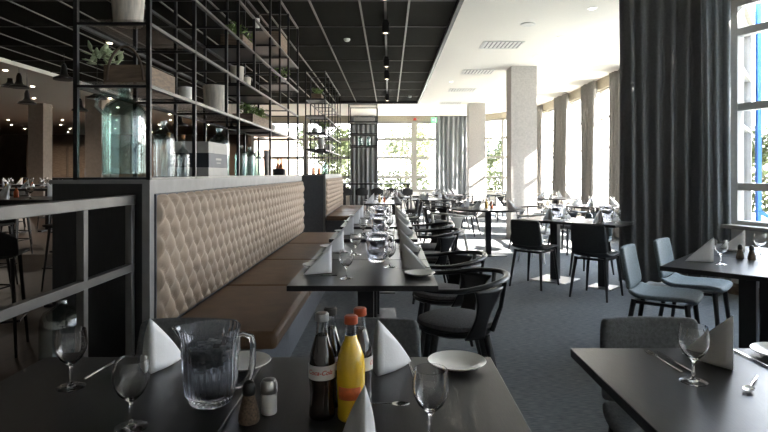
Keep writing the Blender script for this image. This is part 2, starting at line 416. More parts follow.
# ------------------------------------------------------------------ curtains
def curtain(p0, p1, label, m='curtain', z0=.03, z1=CEIL-.03, pleat=.13, amp=.045, group=None):
    p0 = Vector((*p0, 0)); p1 = Vector((*p1, 0)); L = (p1-p0).length; d = (p1-p0)/L; nrm = Vector((-d.y, d.x, 0))
    n = max(3, round(L/pleat)); ph = [random.uniform(-.5, .5) for _ in range(n+2)]; am = [random.uniform(.6, 1.25) for _ in range(n+2)]
    def fn(u, v):
        k = u*n; i = int(k)
        s = math.sin(2*PI*k + ph[i]*(1-(k-i))+ph[i+1]*(k-i)) * (am[i]*(1-(k-i))+am[i+1]*(k-i))
        s2 = math.sin(2*PI*k*.37+1.3+2*v)*.35
        sway = 1 + .25*(1-v)
        p = p0 + d*(L*u + .012*math.sin(3*v+k)) + nrm*(amp*(s+s2)*sway)
        return (p.x, p.y, z0+(z1-z0)*v)
    o = MB().grid(fn, n*12, 14).build('curtain', m, smooth=180, solid=.005)
    return tag(o, label, 'curtain', group)
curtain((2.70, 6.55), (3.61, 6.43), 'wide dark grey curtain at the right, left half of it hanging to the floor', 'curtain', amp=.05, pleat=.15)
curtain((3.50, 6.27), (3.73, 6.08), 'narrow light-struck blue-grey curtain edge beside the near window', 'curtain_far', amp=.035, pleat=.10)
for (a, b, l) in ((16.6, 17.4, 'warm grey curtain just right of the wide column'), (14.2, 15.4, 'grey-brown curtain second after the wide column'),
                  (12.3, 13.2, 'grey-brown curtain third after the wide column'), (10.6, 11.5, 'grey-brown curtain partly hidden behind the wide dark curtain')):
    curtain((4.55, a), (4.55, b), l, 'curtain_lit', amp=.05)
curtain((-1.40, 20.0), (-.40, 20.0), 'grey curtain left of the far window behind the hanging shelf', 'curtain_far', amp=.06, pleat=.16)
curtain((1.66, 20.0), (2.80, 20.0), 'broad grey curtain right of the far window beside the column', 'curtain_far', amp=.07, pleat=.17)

# ------------------------------------------------------------------ shelf racks
LV = [1.768, 2.10, 2.44, 2.77, 3.33]
def rack_unit(y0, frames, rposts, plates, label, glassb=0, xl=-1.66, xr=-1.274, base=1.263):
    t = thing('shelf_rack', label, 'shelf', (0, 0, 0)); P = .022
    ys = [y0+i*.69 for i in range(frames)]; y1 = ys[-1]
    for y in ys: MB().bar((xl, y+.011, base), (xl, y+.011, 3.34), P).build('post', 'shelf_metal', t, smooth=0)
    for y, zt0, zt1 in rposts: MB().bar((xr, y+.011, zt0), (xr, y+.011, zt1), P).build('post', 'shelf_metal', t, smooth=0)
    for z in [base+.013]+LV:
        for x in (xl, xr):
            MB().box(x-.011, x+.011, y0, y1+.02, z-.018, z).build('long_rail', 'rail_metal' if x == xr else 'shelf_metal', t, smooth=0)  # window-side rails get a lighter metal in place of reflected window light
    for z in LV:
        for y in ys: MB().box(xl, xr, y, y+.02, z-.016, z-.002).build('cross_bar', 'shelf_metal', t, smooth=0)
    MB().box(xl, xr, y0, y0+.02, base+.002, base+.013).build('cross_bar', 'shelf_metal', t, smooth=0)
    for (z, i, j) in plates:
        MB().box(xl+.012, xr-.012, ys[i]+.0, (ys[j] if j < frames else y1)+.015, z, z+.012).build('shelf_board', 'pane' if j <= glassb else 'shelf_metal', t, smooth=0)
    return t
B = 1.263
r1 = [(2.95, B, 3.34), (3.64, B, 3.34), (4.36, LV[0], LV[2]), (4.70, B, 3.34), (5.26, LV[1], LV[3]), (5.97, B, 3.34), (6.5, LV[1], 3.34), (7.05, B, 3.34), (7.78, B, 3.34)]
rack_unit(2.95, 8, r1, [(LV[0], 0, 1), (LV[0], 1, 2), (LV[0], 2, 3), (LV[0], 4, 6), (LV[1], 0, 1), (LV[1], 3, 5), (LV[2], 3, 4), (LV[2], 6, 7), (LV[3], 4, 5), (LV[3], 5, 7)],
          'tall black metal shelf rack nearest the camera on the bench wall', 3)
r2 = [(11.1, B, 3.34), (11.79, B, 3.34), (12.48, B, 3.34), (13.17, B, 3.34), (13.86, B, 3.34), (14.55, B, 3.34)]
rack_unit(11.1, 6, r2, [(LV[0], 0, 3), (LV[1], 0, 1), (LV[1], 2, 4), (LV[2], 0, 1), (LV[3], 0, 1), (LV[2], 2, 4)], 'second black metal shelf rack beyond the gap in the wall')

# hanging rack far
t = thing('hanging_rack', 'small black hanging rack in front of the far left curtain', 'shelf', (-.78, 17.0, 0))
for x in (-.42, .42):
    for y in (-.4, .4):
        MB().bar((x, y, 1.0 if x < 0 and y < 0 else 2.1), (x, y, CEIL-.02), .025).build('post', 'shelf_metal', t, smooth=0)
for z in (2.1, 2.46, 2.82, 3.33):
    fr = MB(); 
    for y in (-.4, .4): fr.bar((-.42, y, z), (.42, y, z), .022)
    for x in (-.42, .42): fr.bar((x, -.4, z), (x, .4, z), .022)
    fr.build('frame_ring', 'shelf_metal', t, smooth=0)
    if z < 3: MB().box(-.41, .41, -.39, .39, z+.012, z+.022).build('shelf_board', 'shelf_metal', t, smooth=0)

# ------------------------------------------------------------------ furniture factories
def table_factory(w, d, h=.74, round_=False, plate='black_metal', ps=.22, th=.028, name='dining_table'):
    def f():
        t = thing(name)
        if round_: MB().lathe([(w/2-.006, h-th), (w/2, h-th+.006), (w/2, h-.004), (w/2-.004, h)], n=48).build('tabletop', 'black_wood', t)
        else: MB().box(-w/2, w/2, -d/2, d/2, h-th, h).build('tabletop', 'black_wood', t, bevel=.0025)
        MB().box(-.045, .045, -.045, .045, .012, h-th).build('pedestal', 'black_metal', t, bevel=.003)
        MB().box(-ps, ps, -ps, ps, 0, .012).build('base_plate', plate, t, bevel=.003)
        MB().box(-w*.3, w*.3, -.03, .03, h-th-.02, h-th-.001).build('top_bracket', 'black_metal', t)
        return t
    return f
def shell_chair(m):
    def f():
        t = thing('dining_chair')
        prof = [(.215, .425), (.19, .447), (.10, .448), (0, .440), (-.10, .437), (-.165, .445), (-.205, .475), (-.225, .53), (-.24, .60), (-.255, .68), (-.268, .755), (-.272, .775)]
        wid = [.185, .20, .21, .213, .21, .20, .193, .19, .188, .186, .180, .168]
        def part(i0, i1, name):
            n = i1-i0
            def fn(u, v):
                k = i0+u*n; i = min(int(k), i1-1); q = k-i
                y = prof[i][0]*(1-q)+prof[i+1][0]*q; z = prof[i][1]*(1-q)+prof[i+1][1]*q; ww = wid[i]*(1-q)+wid[i+1]*q
                s = 2*v-1; c = s*s*.022
                if z > .5: y += c*1.2
                else: z += c*.8
                return (s*ww, y, z)
            return MB().grid(fn, n, 8).build(name, m, t, smooth=180, solid=.034, subsurf=2)
        part(0, 6, 'seat'); part(6, 11, 'backrest')
        fr = MB().bar((-.15, -.17, .41), (.15, -.17, .41), .03, .022).bar((-.15, .16, .405), (.15, .16, .405), .03, .022)
        fr.bar((-.15, -.17, .408), (-.15, .16, .408), .025, .02).bar((.15, -.17, .408), (.15, .16, .408), .025, .02)
        fr.build('underframe', 'chair_wood', t)
        for x in (-1, 1):
            for y0, y1 in ((.16, .20), (-.17, -.235)):
                MB().tube([(x*.155, y0, .425), (x*.175, (y0+y1)/2, .22), (x*.195, y1, 0)], [.019, .016, .011], 10).build('leg', 'chair_wood', t)
        return t
    return f
def armchair(wood, cush):
    def f():
        t = thing('armchair')
        R = .285
        pts = []
        for i in range(33):
            a = math.radians(-205+230*i/32)
            yy = R*math.sin(a)*1.02; xx = R*math.cos(a)
            zz = .675 + .045*max(0, -math.sin(a))
            if math.sin(a) > 0: yy += .09*math.sin(a)*2
            pts.append((xx, yy, zz))
        rr = [.019]*len(pts); rr[0] = .008; rr[-1] = .008; rr[1] = .015; rr[-2] = .015
        MB().tube(pts, rr, 10, sy=.75, up=(0, 0, 1)).build('arm_ring', wood, t)
        for sgn in (-1, 1):
            # wide tapering side splat, curved on the ring
            def fn(u, v):
                z = .40+(.68-.40)*v
                half = .045+.055*(abs(v-.42)/.58)**1.8
                c = math.radians(-22 - 12*v); a = c + (2*u-1)*half/R*1.05
                rad = .215+(R-.215)*v**.8
                return (sgn*rad*math.cos(a), rad*math.sin(a)*1.02, z+.012*math.sin(PI*v)*0)
            MB().grid(fn, 10, 12).build('side_support', wood, t, smooth=180, solid=.016)
            MB().tube([(sgn*.10, -.19, .42), (sgn*.125, -.235, .56), (sgn*.15, -.25, .70)], [.015, .012, .014], 8).build('back_support', wood, t)
            for y0, y1 in ((.13, .19), (-.15, -.24)):
                MB().tube([(sgn*.15, y0, .41), (sgn*.175, (y0+y1)/2, .2), (sgn*.20, y1, 0)], [.022, .019, .012], 10).build('leg', wood, t)
        def rf(a, z): return 1+.05*math.cos(2*a)**2
        MB().lathe([(.0, .395), (.18, .395), (.205, .41), (.205, .43), (.0, .43)], n=32, rf=rf).build('seat_frame', wood, t)
        MB().lathe([(.0, .431), (.195, .431), (.212, .445), (.208, .465), (.18, .478), (.0, .482)], n=32, rf=rf).build('cushion', cush, t)
        return t
    return f
def bar_stool():
    t = thing('bar_stool')
    def fn(u, v):
        s = 2*v-1; y = .18-.36*u; z = .70+.02*s*s
        return (s*.19*(1-.15*u), y, z)
    MB().grid(fn, 6, 6).build('seat', 'chair_black', t, smooth=180, solid=.03, subsurf=1)
    def fb(u, v):
        s = 2*v-1; return (s*.17, -.19-.05*u+.05*s*s, .71+.20*u*(1-.35*s*s))
    MB().grid(fb, 5, 8).build('backrest', 'chair_black', t, smooth=180, solid=.022, subsurf=1)
    for x in (-1, 1):
        for y in (-1, 1):
            MB().tube([(x*.12, y*.12, .69), (x*.16, y*.20, 0)], [.015, .010], 8).build('leg', 'chair_wood', t)
    r = MB()
    q = [(-.17, -.17, .25), (.17, -.17, .25), (.17, .17, .25), (-.17, .17, .25)]
    for i in range(4): r.bar(q[i], q[(i+1) % 4], .014)
    r.build('footrest', 'chair_wood', t)
    return t
# table ware
def napkin_factory(h=.155):
    def f():
        bm = MB(); m = []
        A = Vector((0, 0, h)); O = Vector((0, 0, 0))
        for sg, (ex, ey) in ((-1, (-.062, .150)), (1, (.055, .145))):
            E = Vector((ex, ey, 0))
            def fn(u, v):
                p = O.lerp(E, u); top = h*(1-u)**.97
                bow = .012*math.sin(PI*u)*sg*(1-v*.5)
                return (p.x+bow, p.y, max(.0016, .0016+top*v))
            bm.grid(fn, 8, 6)
            def fn2(u, v):
                p = O.lerp(E, u*.86)+Vector((-sg*.006*u, -.0, 0)); top = h*(1-u)**1.1*.93
                return (p.x*.82-sg*.001, p.y*.95+.006, .0016+top*v)
            bm.grid(fn2, 6, 4)
        return bm.build('folded_napkin', 'napkin', smooth=30, solid=.0022, weld=False)
    return f
def wine_glass():
    t = thing('wine_glass')
    out = [(0, 0), (.034, 0), (.0345, .0018), (.012, .0045), (.0045, .009), (.0036, .020), (.0036, .050), (.0050, .058), (.014, .064), (.027, .077), (.036, .096), (.0385, .112), (.0375, .128), (.0345, .150)]
    inn = [(.0333, .150), (.0362, .128), (.0371, .112), (.0346, .097), (.0255, .079), (.012, .067), (0, .063)]
    MB().lathe(out+inn, n=32).build('bowl_and_stem', 'glass', t, smooth=60)
    return t
def wine_glass_one():
    out = [(0, 0), (.034, 0), (.0345, .0018), (.012, .0045), (.0045, .009), (.0036, .020), (.0036, .050), (.0050, .058), (.014, .064), (.027, .077), (.036, .096), (.0385, .112), (.0375, .128), (.0345, .150)]
    inn = [(.0333, .150), (.0362, .128), (.0371, .112), (.0346, .097), (.0255, .079), (.012, .067), (0, .063)]
    return MB().lathe(out+inn, n=32).build('wine_glass', 'glass', smooth=60)
def jug():
    t = thing('water_jug')
    def rf(a, z): 
        k = 1+.028*abs(math.sin(10*a))*(1 if .012 < z < .125 else .15)
        if z > .155: # spout at -X
            dd = abs((a-PI+PI) % (2*PI)-PI); k += .28*max(0, 1-dd/.45)*(z-.155)/.028
        return k
    out = [(0, 0), (.045, 0), (.050, .006), (.047, .0125), (.056, .026), (.060, .06), (.0615, .112), (.0640, .118), (.066, .155), (.068, .168), (.069, .176), (.070, .183)]
    inn = [(.0675, .183), (.0655, .168), (.063, .155), (.0615, .122), (.0580, .06), (.053, .028), (.043, .016), (0, .014)]
    # spout direction handled with angle pi
    def rf2(a, z):
        k = 1+.085*abs(math.sin(13*a))*(1 if .012 < z < .119 else .3)
        if z > .15:
            dd = abs(a-PI); k += .34*max(0, 1-(dd/.5)**1.5)*(z-.15)/.033
        return k
    MB().lathe(out+inn, n=156, rf=rf2).build('body', 'jug_glass', t, smooth=60)
    wprof = [(0, .0145), (.042, .0165), (.0525, .0285), (.0572, .06), (.0606, .122), (.0615, .142), (0, .142)]
    MB().lathe(wprof, n=156, rf=lambda a, z: .985+(.05*abs(math.sin(13*a))*(1 if .02 < z < .119 else 0))-(.04 if .02 < z < .119 else 0)).build('water', 'water', t)
    ic = MB(); rnd = random.Random(3)
    for i in range(46):
        a = rnd.uniform(0, 2*PI); r = .050*math.sqrt(rnd.uniform(.02, 1)); c = (r*math.cos(a), r*math.sin(a), rnd.uniform(.098, .136))
        ic.cbox(c, (.016, .016, .014), rnd.uniform(0, 3))
    ic.build('ice_cubes', 'ice', t, bevel=.003)
    MB().tube([(.060, 0, .158), (.078, 0, .166), (.098, 0, .160), (.104, 0, .14), (.102, 0, .09), (.094, 0, .058), (.080, 0, .042), (.060, 0, .036)], [.006, .007, .008, .008, .008, .008, .007, .006], 10, sy=.8, up=(0, 1, 0)).build('handle', 'jug_glass', t)
    return t
def plate_factory(r, blue=False):
    def f():
        pr = [(0, .0), (r*.55, .0), (r*.60, .004), (r*.97, .014), (r, .017), (r*.985, .0185), (r*.62, .0085), (r*.56, .0055), (0, .005)]
        o = MB().lathe(pr, n=48).build('side_plate', 'china', smooth=60)
        return o
    return f
def blue_plate():
    t = thing('dinner_plate'); r = .09
    pr = [(0, .0), (r*.55, .0), (r*.60, .004), (r*.97, .014), (r, .017), (r*.985, .0185), (r*.62, .0085), (r*.56, .0055), (0, .005)]
    MB().lathe(pr, n=48).build('dish', 'china', t, smooth=60)
    b = MB()
    for k in range(16):
        a = 2*PI*k/16
        def rr(f_): return f_*r
        vs = []
        for q in range(6):
            aa = 2*PI*q/6; rad = .0045
            cx, cy_ = math.cos(a)*r*.40, math.sin(a)*r*.40
            vs.append((cx+rad*math.cos(aa), cy_+rad*math.sin(aa)*1.3, .0062))
        b.add(vs, [tuple(range(6))])
    b.build('blue_pattern', 'china_blue', t, smooth=0)
    return t
def spoon():
    t = MB()
    t.grid(lambda u, v: (math.cos(2*PI*v)*.0135*math.sin(PI*min(u, 1)/2), .022*u*math.sin(2*PI*v)*1.0, .003+.004*u*u), 5, 20)
    t.tube([(0, -.020, .0065), (0, -.05, .008), (0, -.10, .004), (0, -.125, .004)], [.0022, .0022, .0035, .003], 8, sy=.5, up=(0, 0, 1))
    return t.build('teaspoon', 'cutlery', smooth=60, weld=False)
def knife():
    t = MB()
    t.tube([(0, -.10, .0035), (0, -.02, .0035), (0, -.01, .0035)], [.0045, .004, .003], 8, sy=.6, up=(0, 0, 1))
    t.add([(-.003, -.01, .002), (.006, -.01, .002), (.008, .04, .002), (.007, .085, .002), (0, .10, .002), (-.003, .08, .002),
           (-.003, -.01, .004), (.006, -.01, .0035), (.008, .04, .003), (.007, .085, .003), (0, .10, .0035), (-.003, .08, .004)],
          [(0,1,2,3,4,5), (11,10,9,8,7,6)]+[(i, (i+1) % 6, (i+1) % 6+6, i+6) for i in range(6)])
    return t.build('table_knife', 'cutlery', smooth=30, weld=False)
def fork():
    t = MB()
    t.tube([(0, -.10, .0035), (0, -.02, .0035), (0, .035, .005)], [.0045, .003, .002], 8, sy=.6, up=(0, 0, 1))
    t.add([(-.002, .033, .004), (.002, .033, .004), (.011, .048, .003), (-.011, .048, .003), (-.002, .033, .006), (.002, .033, .006), (.011, .048, .005), (-.011, .048, .005)],
          [(0,1,2,3), (7,6,5,4), (0,4,5,1), (1,5,6,2), (2,6,7,3), (3,7,4,0)])
    for k in range(4):
        x = -.0095+.0063*k
        t.tube([(x, .046, .004), (x, .07, .0035), (x, .09, .006)], [.0018, .0016, .0008], 6)
    return t.build('table_fork', 'cutlery', smooth=30, weld=False)
BODY = [(0, 0), (.027, 0), (.0295, .004), (.030, .012), (.0285, .035), (.0270, .052), (.0285, .068), (.0303, .090), (.0303, .125), (.0285, .140), (.0220, .165), (.0150, .188), (.0125, .205), (.0125, .222), (.0140, .225), (.0140, .230), (.0120, .232)]
def cola_factory(cap, lab=True, h=1.0):
    def f():
        t = thing('soda_bottle')
        MB().lathe([(r, z*h) for r, z in BODY if z < .19]+[(0, .1885*h)], n=32).build('filled_body', 'cola', t, smooth=60)
        MB().lathe([(.0148, .189*h), (.0128, .204*h), (.0125, .222*h), (.0110, .222*h), (.0112, .204*h), (.013, .189*h)], n=24).build('clear_neck', 'glass', t, smooth=60)
        if lab:
            MB().lathe([(.0302, .092*h), (.0309, .092*h), (.0309, .124*h), (.0302, .124*h)], n=32).build('label', 'label_grey', t)
            for a in (-PI/2-.2, PI/2): text_mesh('Coca-Cola', .0145, 'red', t, radius=.0312, z=.109*h, shear=.35, ang=a)
        MB().lathe([(.0150, .220*h), (.0155, .222*h), (.0150, .236*h), (.012, .239*h), (0, .239*h)], n=21, rf=lambda a, z: 1+.03*math.cos(21*a)).build('cap', cap, t)
        return t
    return f
def juice_bottle():
    t = thing('juice_bottle')
    b = [(0, 0), (.027, 0), (.030, .004), (.0312, .012), (.0300, .03), (.0312, .055), (.0325, .085), (.0325, .120), (.0300, .143), (.0220, .165), (.0150, .180), (.0132, .19)]
    MB().lathe(b+[(0, .19)], n=32).build('juice_filled_body', 'juice', t, smooth=60)
    MB().lathe([(.0130, .1905), (.0126, .205), (.0126, .222), (.0110, .222), (.0112, .1905)], n=24).build('neck', 'glass', t, smooth=60)
    MB().lathe([(.0150, .216), (.0155, .218), (.0150, .232), (.012, .235), (0, .235)], n=21, rf=lambda a, z: 1+.03*math.cos(21*a)).build('cap', 'cap_orange', t)
    lb = MB(); lb.grid(lambda u, v: (.0329*math.cos(-PI/2-1.0+1.7*u), .0329*math.sin(-PI/2-1.0+1.7*u), .052+.028*v), 16, 2)
    lb.build('label', 'label_red', t, solid=.0006)
    return t
def pepper():
    t = thing('pepper_shaker')
    MB().lathe([(0, 0), (.021, 0), (.0235, .004), (.023, .018), (.017, .045), (.0125, .062), (0, .062)], n=28).build('glass_body', 'pepper', t)
    MB().lathe([(.0135, .062), (.0145, .064), (.0145, .078), (.011, .090), (.004, .094), (0, .094)], n=24).build('cap', 'lamp_black', t)
    return t
def salt():
    t = thing('salt_cellar')
    MB().lathe([(0, 0), (.017, 0), (.0185, .003), (.0185, .048), (0, .048)], n=24).build('salt_filled_body', 'salt', t)
    MB().lathe([(.0187, .0485), (.0190, .052), (.0190, .068), (.015, .078), (.006, .081), (0, .081)], n=12, rf=lambda a, z: 1+.05*math.cos(12*a)).build('cap', 'steel', t)
    return t

# ------------------------------------------------------------------ tables and what stands on them
TZ = .7405
def table(x, y, w, d, label, rz=0, plate='black_metal', key=None, **k):
    return put(key or ('tab', w, d, plate), table_factory(w, d, plate=plate, **k), (x, y, 0), rz, label, 'table')
NAP = lambda x, y, rz, label, group=None, z=TZ: put('nap', napkin_factory(), (x, y, z), rz, label, 'napkin', group)
GLS = lambda x, y, label, group=None, z=TZ: put('gls', wine_glass_one, (x, y, z), 0, label, 'wine glass', group)
PLT = lambda x, y, label, group=None, z=TZ, r=.085: put(('plt', r), plate_factory(r), (x, y, z), 0, label, 'plate', group)
JUG = lambda x, y, rz, label, group=None, z=TZ: put('jug', jug, (x, y, z), rz, label, 'water jug', group)
KNF = lambda x, y, rz, label, group=None, z=TZ: put('knf', knife, (x, y, z), rz, label, 'knife', group)
FRK = lambda x, y, rz, label, group=None, z=TZ: put('frk', fork, (x, y, z), rz, label, 'fork', group)
SPN = lambda x, y, rz, label, group=None, z=TZ: put('spn', spoon, (x, y, z), rz, label, 'spoon', group)
CHR = lambda c, x, y, rz, label, group=None: put(('chr', c), shell_chair(c), (x, y, 0), rz, label, 'chair', group)
ARM = lambda c, x, y, rz, label, group=None: put(('arm', c), armchair(*(('chair_wood', 'cushion') if c == 'dark' else ('chair_sun_glare', 'chair_sun_glare'))), (x, y, 0), rz, label, 'armchair', group)

table(-.707, 1.325, .675, .75, 'black wood table at the front left with the water jug')
table(-.028, 1.325, .675, .75, 'black wood table at the front middle with the soda bottles')
table(1.18, 1.41, 1.20, .75, 'black wood table at the front right corner of the view', plate='black_metal', ps=.12)
# front left table
NAP(-.663, 1.547, .12, 'white folded napkin standing left of the large near water jug')
GLS(-.830, 1.457, 'empty wine glass standing nearest to the railing at the front left')
GLS(-.566, 1.225, 'empty wine glass in front of the napkin, cut by the bottom edge')
JUG(-.436, 1.365, 0, 'large ribbed water jug with ice on the front left table')
PLT(-.428, 1.615, 'small white plate behind the large near water jug')
KNF(-.815, 1.605, -.08, 'steel knife behind the wine glass nearest the railing')
put('pep', pepper, (-.315, 1.255, TZ), 0, 'pepper shaker with black cap in front of the near water jug', 'pepper shaker')
put('slt', salt, (-.280, 1.302, TZ), 0, 'white salt cellar with clear top beside the pepper shaker at front', 'salt shaker')
# front middle table
put('cola1', cola_factory('steel'), (-.154, 1.284, TZ), .12, 'dark soda bottle with silver cap and grey label, frontmost left of the yellow bottle', 'bottle')
put('cola2', cola_factory('lamp_black', h=.985), (-.1425, 1.352, TZ), 1.3, 'dark soda bottle with black cap behind the frontmost soda bottle', 'bottle')
put('cola3', cola_factory('cap_orange', h=.985), (-.070, 1.345, TZ), 2.1, 'dark soda bottle with orange cap hidden behind the yellow juice bottle', 'bottle')
put('juice', juice_bottle, (-.087, 1.275, TZ), .1, 'bright yellow juice bottle with orange cap and red label', 'bottle')
GLS(-.128, 1.428, 'wine glass almost hidden behind the group of soda bottles')
NAP(-.030, 1.532, -.30, 'white folded napkin right behind the yellow juice bottle')
NAP(-.046, 1.060, .14, 'white folded napkin tip at the bottom edge in front of the bottles').scale = (.62, .8, 1)
GLS(.087, 1.167, 'empty wine glass at the right side of the front middle table')
PLT(.197, 1.62, 'small white plate at the back right corner of the front middle table')
SPN(.028, 1.338, -PI/2, 'steel teaspoon right of the yellow juice bottle')
FRK(.062, 1.60, .1, 'steel fork between the middle napkin and the small plate')
# front right table
NAP(.973, 1.578, .02, 'white folded napkin on the front right table')
GLS(.816, 1.495, 'empty wine glass on the front right table beside the napkin')
KNF(.842, 1.650, .06, 'steel knife left of the wine glass on the front right table')
FRK(.812, 1.655, .06, 'steel fork left of the knife on the front right table')
SPN(.925, 1.435, -.72+PI, 'small teaspoon in front of the napkin on the front right table')
KNF(1.088, 1.672, .02, 'steel knife beside the blue patterned plate at the right edge')
put('bplate', blue_plate, (1.205, 1.700, TZ), 0, 'white plate with blue pattern at the right edge of the view', 'plate')
CHR('chair_grey', -.715, 1.76, PI, 'dark grey chair back behind the front left table')
CHR('chair_grey', -.070, 1.76, PI, 'dark grey chair back behind the front middle table')
CHR('chair_grey', .945, 1.78, PI, 'dark grey chair behind the front right table')

# long row
ORD = ['first', 'second', 'third', 'fourth', 'fifth', 'sixth']
ROW = [(2.77, .83), (3.61, .83), (4.72, .83), (5.80, .83), (6.64, .83), (10.1, 1.5)]
for i, (y0, d) in enumerate(ROW):
    o = ORD[i]; w = .755 if i < 5 else .68; cx = -.132 if i < 5 else -.11
    ym = y0+d/2
    table(cx, ym, w, d, f'black table, {o} of the long row along the bench counted from the camera', ps=.20)
    ys = (y0+.36,) if i < 5 else (y0+.3, y0+1.1)
    for j, ys_ in enumerate(ys):
        q = '' if i < 5 else (' near' if j == 0 else ' far')
        NAP(cx-.19, ys_, PI/2+.03, f'white folded napkin, bench side{q} of the {o} table of the long row')
        NAP(cx+.21, ys_+(.03 if i else .10), -PI/2-.05, f'white folded napkin, armchair side{q} of the {o} table of the long row')
        PLT(cx+(.30 if i < 1 else .29), ys_-.075 if i == 0 else ys_+.22, f'small white plate, armchair side{q} of the {o} table of the long row')
        PLT(cx-.30, ys_+.20, f'small white plate, bench side{q} of the {o} table of the long row')
        GLS(cx-.095, ys_-.165, f'wine glass, bench side{q} of the {o} table of the long row')
        GLS(cx+.135, ys_+.19, f'wine glass, armchair side{q} of the {o} table of the long row')
        KNF(cx-.25, ys_-.10, PI/2, f'steel knife, bench side{q}, {o} table of the long row')
        KNF(cx+.27, ys_+.14, PI/2, f'steel knife, armchair side{q}, {o} table of the long row')
JUG(-.075, 3.52, 0, 'ribbed water jug on the first table of the long row')
JUG(-.095, 5.12, 0, 'ribbed water jug on the third table of the long row')
JUG(-.095, 6.40, 0, 'ribbed water jug on the fourth table of the long row')
def oil_bottle(m, cap):
    def f():
        t = thing('oil_bottle')
        MB().lathe([(0, 0), (.028, 0), (.03, .01), (.03, .12), (.012, .17), (.012, .21), (0, .21)], n=20).build('glass_body', m, t)
        MB().lathe([(.014, .2), (.014, .225), (0, .225)], n=16).build('cap', cap, t)
        return t
    return f
def condiments(x, y, where, z=TZ):
    put('oily', oil_bottle('gold', 'lamp_black'), (x, y, z), 0, f'golden oil bottle {where}', 'bottle', scale=(.8, .8, .72))
    put('oilr', oil_bottle('label_red', 'lamp_black'), (x+.09, y+.03, z), 0, f'small red sauce bottle {where}', 'bottle', scale=(.8, .8, .5))
condiments(-.18, 10.75, 'on the sixth table of the long row')
ARM('dark', .385, 3.22, PI/2, 'dark round-backed armchair at the first table of the long row')
ARM('dark', .390, 3.98, PI/2+.03, 'dark round-backed armchair at the second table of the long row')
ARM('dark', .44, 5.72, PI/2-.05, 'dark round-backed armchair between the third and fourth tables of the long row')
ARM('dark', .44, 6.40, PI/2+.05, 'dark round-backed armchair between the fourth and fifth tables of the long row')
CHR('chair_black', .36, 10.45, PI/2, 'black chair near side of the sixth table of the long row')
CHR('chair_black', .33, 11.12, PI/2, 'black chair far side of the sixth table of the long row')

# slanted tables by the near window
E1 = Vector((.743, -.669)); E2 = Vector((.669, .743)); C0 = Vector((1.63, 3.36)); RZ5 = math.atan2(-.669, .743)
def at5(a, b): p = C0+E1*a+E2*b; return p.x, p.y
for j, (b, nm) in enumerate(((.35, 'nearer'), (1.055, 'farther'))):
    x, y = at5(.40, b); table(x, y, .80, .70, f'black slanted table under the right window, {nm} of the two', rz=RZ5)
x, y = 1.84, 3.80
CHR('chair_blue', x, y, RZ5-PI/2+PI/2-.0-PI/2+PI/2, 'blue-grey chair in front of the wide curtain, left of the two') if False else None
RC = math.atan2(-.669, .743)-PI/2      # facing the table across edge E2
CHR('chair_blue', 1.93, 3.90, RC+.10, 'blue-grey chair in front of the wide curtain, left one of the pair')
CHR('chair_blue', 2.36, 4.29, RC, 'blue-grey chair half under the slanted table beside the curtain, right one of the pair')
NAP(2.035, 3.50, .9, 'white folded napkin on the slanted table, left of the small wine glass')
NAP(2.52, 3.95, .6, 'white folded napkin on the slanted table, next to the window')
GLS(2.035, 3.42, 'small wine glass right of the napkin on the slanted table')
GLS(2.50, 3.76, 'wine glass in front of the window on the slanted table')
put('pep', pepper, (2.29, 3.64, TZ), 0, 'pepper shaker on the slanted table by the window', 'pepper shaker')
put('pep', pepper, (2.34, 3.60, TZ), 0, 'second dark-capped shaker on the slanted table, right one of the two', 'pepper shaker')
CHR('chair_blue', 2.75, 3.02, RC+PI, 'blue-grey chair on the window side of the slanted table')

# slanted tables behind the black chairs
D0 = Vector((1.53, 6.77))
def atd(a, b): p = D0+E1*a+E2*b; return p.x, p.y
RA = math.atan2(-.669, .743)
x, y = atd(.35, .35); table(x, y, .70, .70, 'dark table behind the left one of the two black chairs', rz=RA, plate='steel')
x, y = atd(.955, .30); table(x, y, .49, .60, ps=.14, label='dark table behind the right one of the two black chairs', rz=RA, plate='steel')
x, y = atd(.33, -.13); CHR('chair_black', x, y, RA, 'black chair with its back to the camera, left of the two')
x, y = atd(1.08, -.20); CHR('chair_black', x, y, RA, 'black chair with its back to the camera beside the dark curtain')
x, y = atd(.56, .93); CHR('chair_blue', x, y, RA+PI, 'blue-grey chair facing the camera across the table of the black chairs')
for j, (a, nm) in enumerate(((.35, 'left'), (.95, 'right'))):
    x, y = atd(a, .22); NAP(x, y, RA+PI+.2, f'white napkin, near side of the {nm} table behind the black chairs')
    x, y = atd(a, .50); NAP(x, y, RA-.2, f'white napkin, far side of the {nm} table behind the black chairs')
    x, y = atd(a+.16, .3); GLS(x, y, f'wine glass, near side of the {nm} table behind the black chairs')
    x, y = atd(a-.18, .45); GLS(x, y, f'wine glass, far side of the {nm} table behind the black chairs')
    x, y = atd(a+.02, .36); JUG(x, y, 0, f'water jug on the {nm} table behind the black chairs')

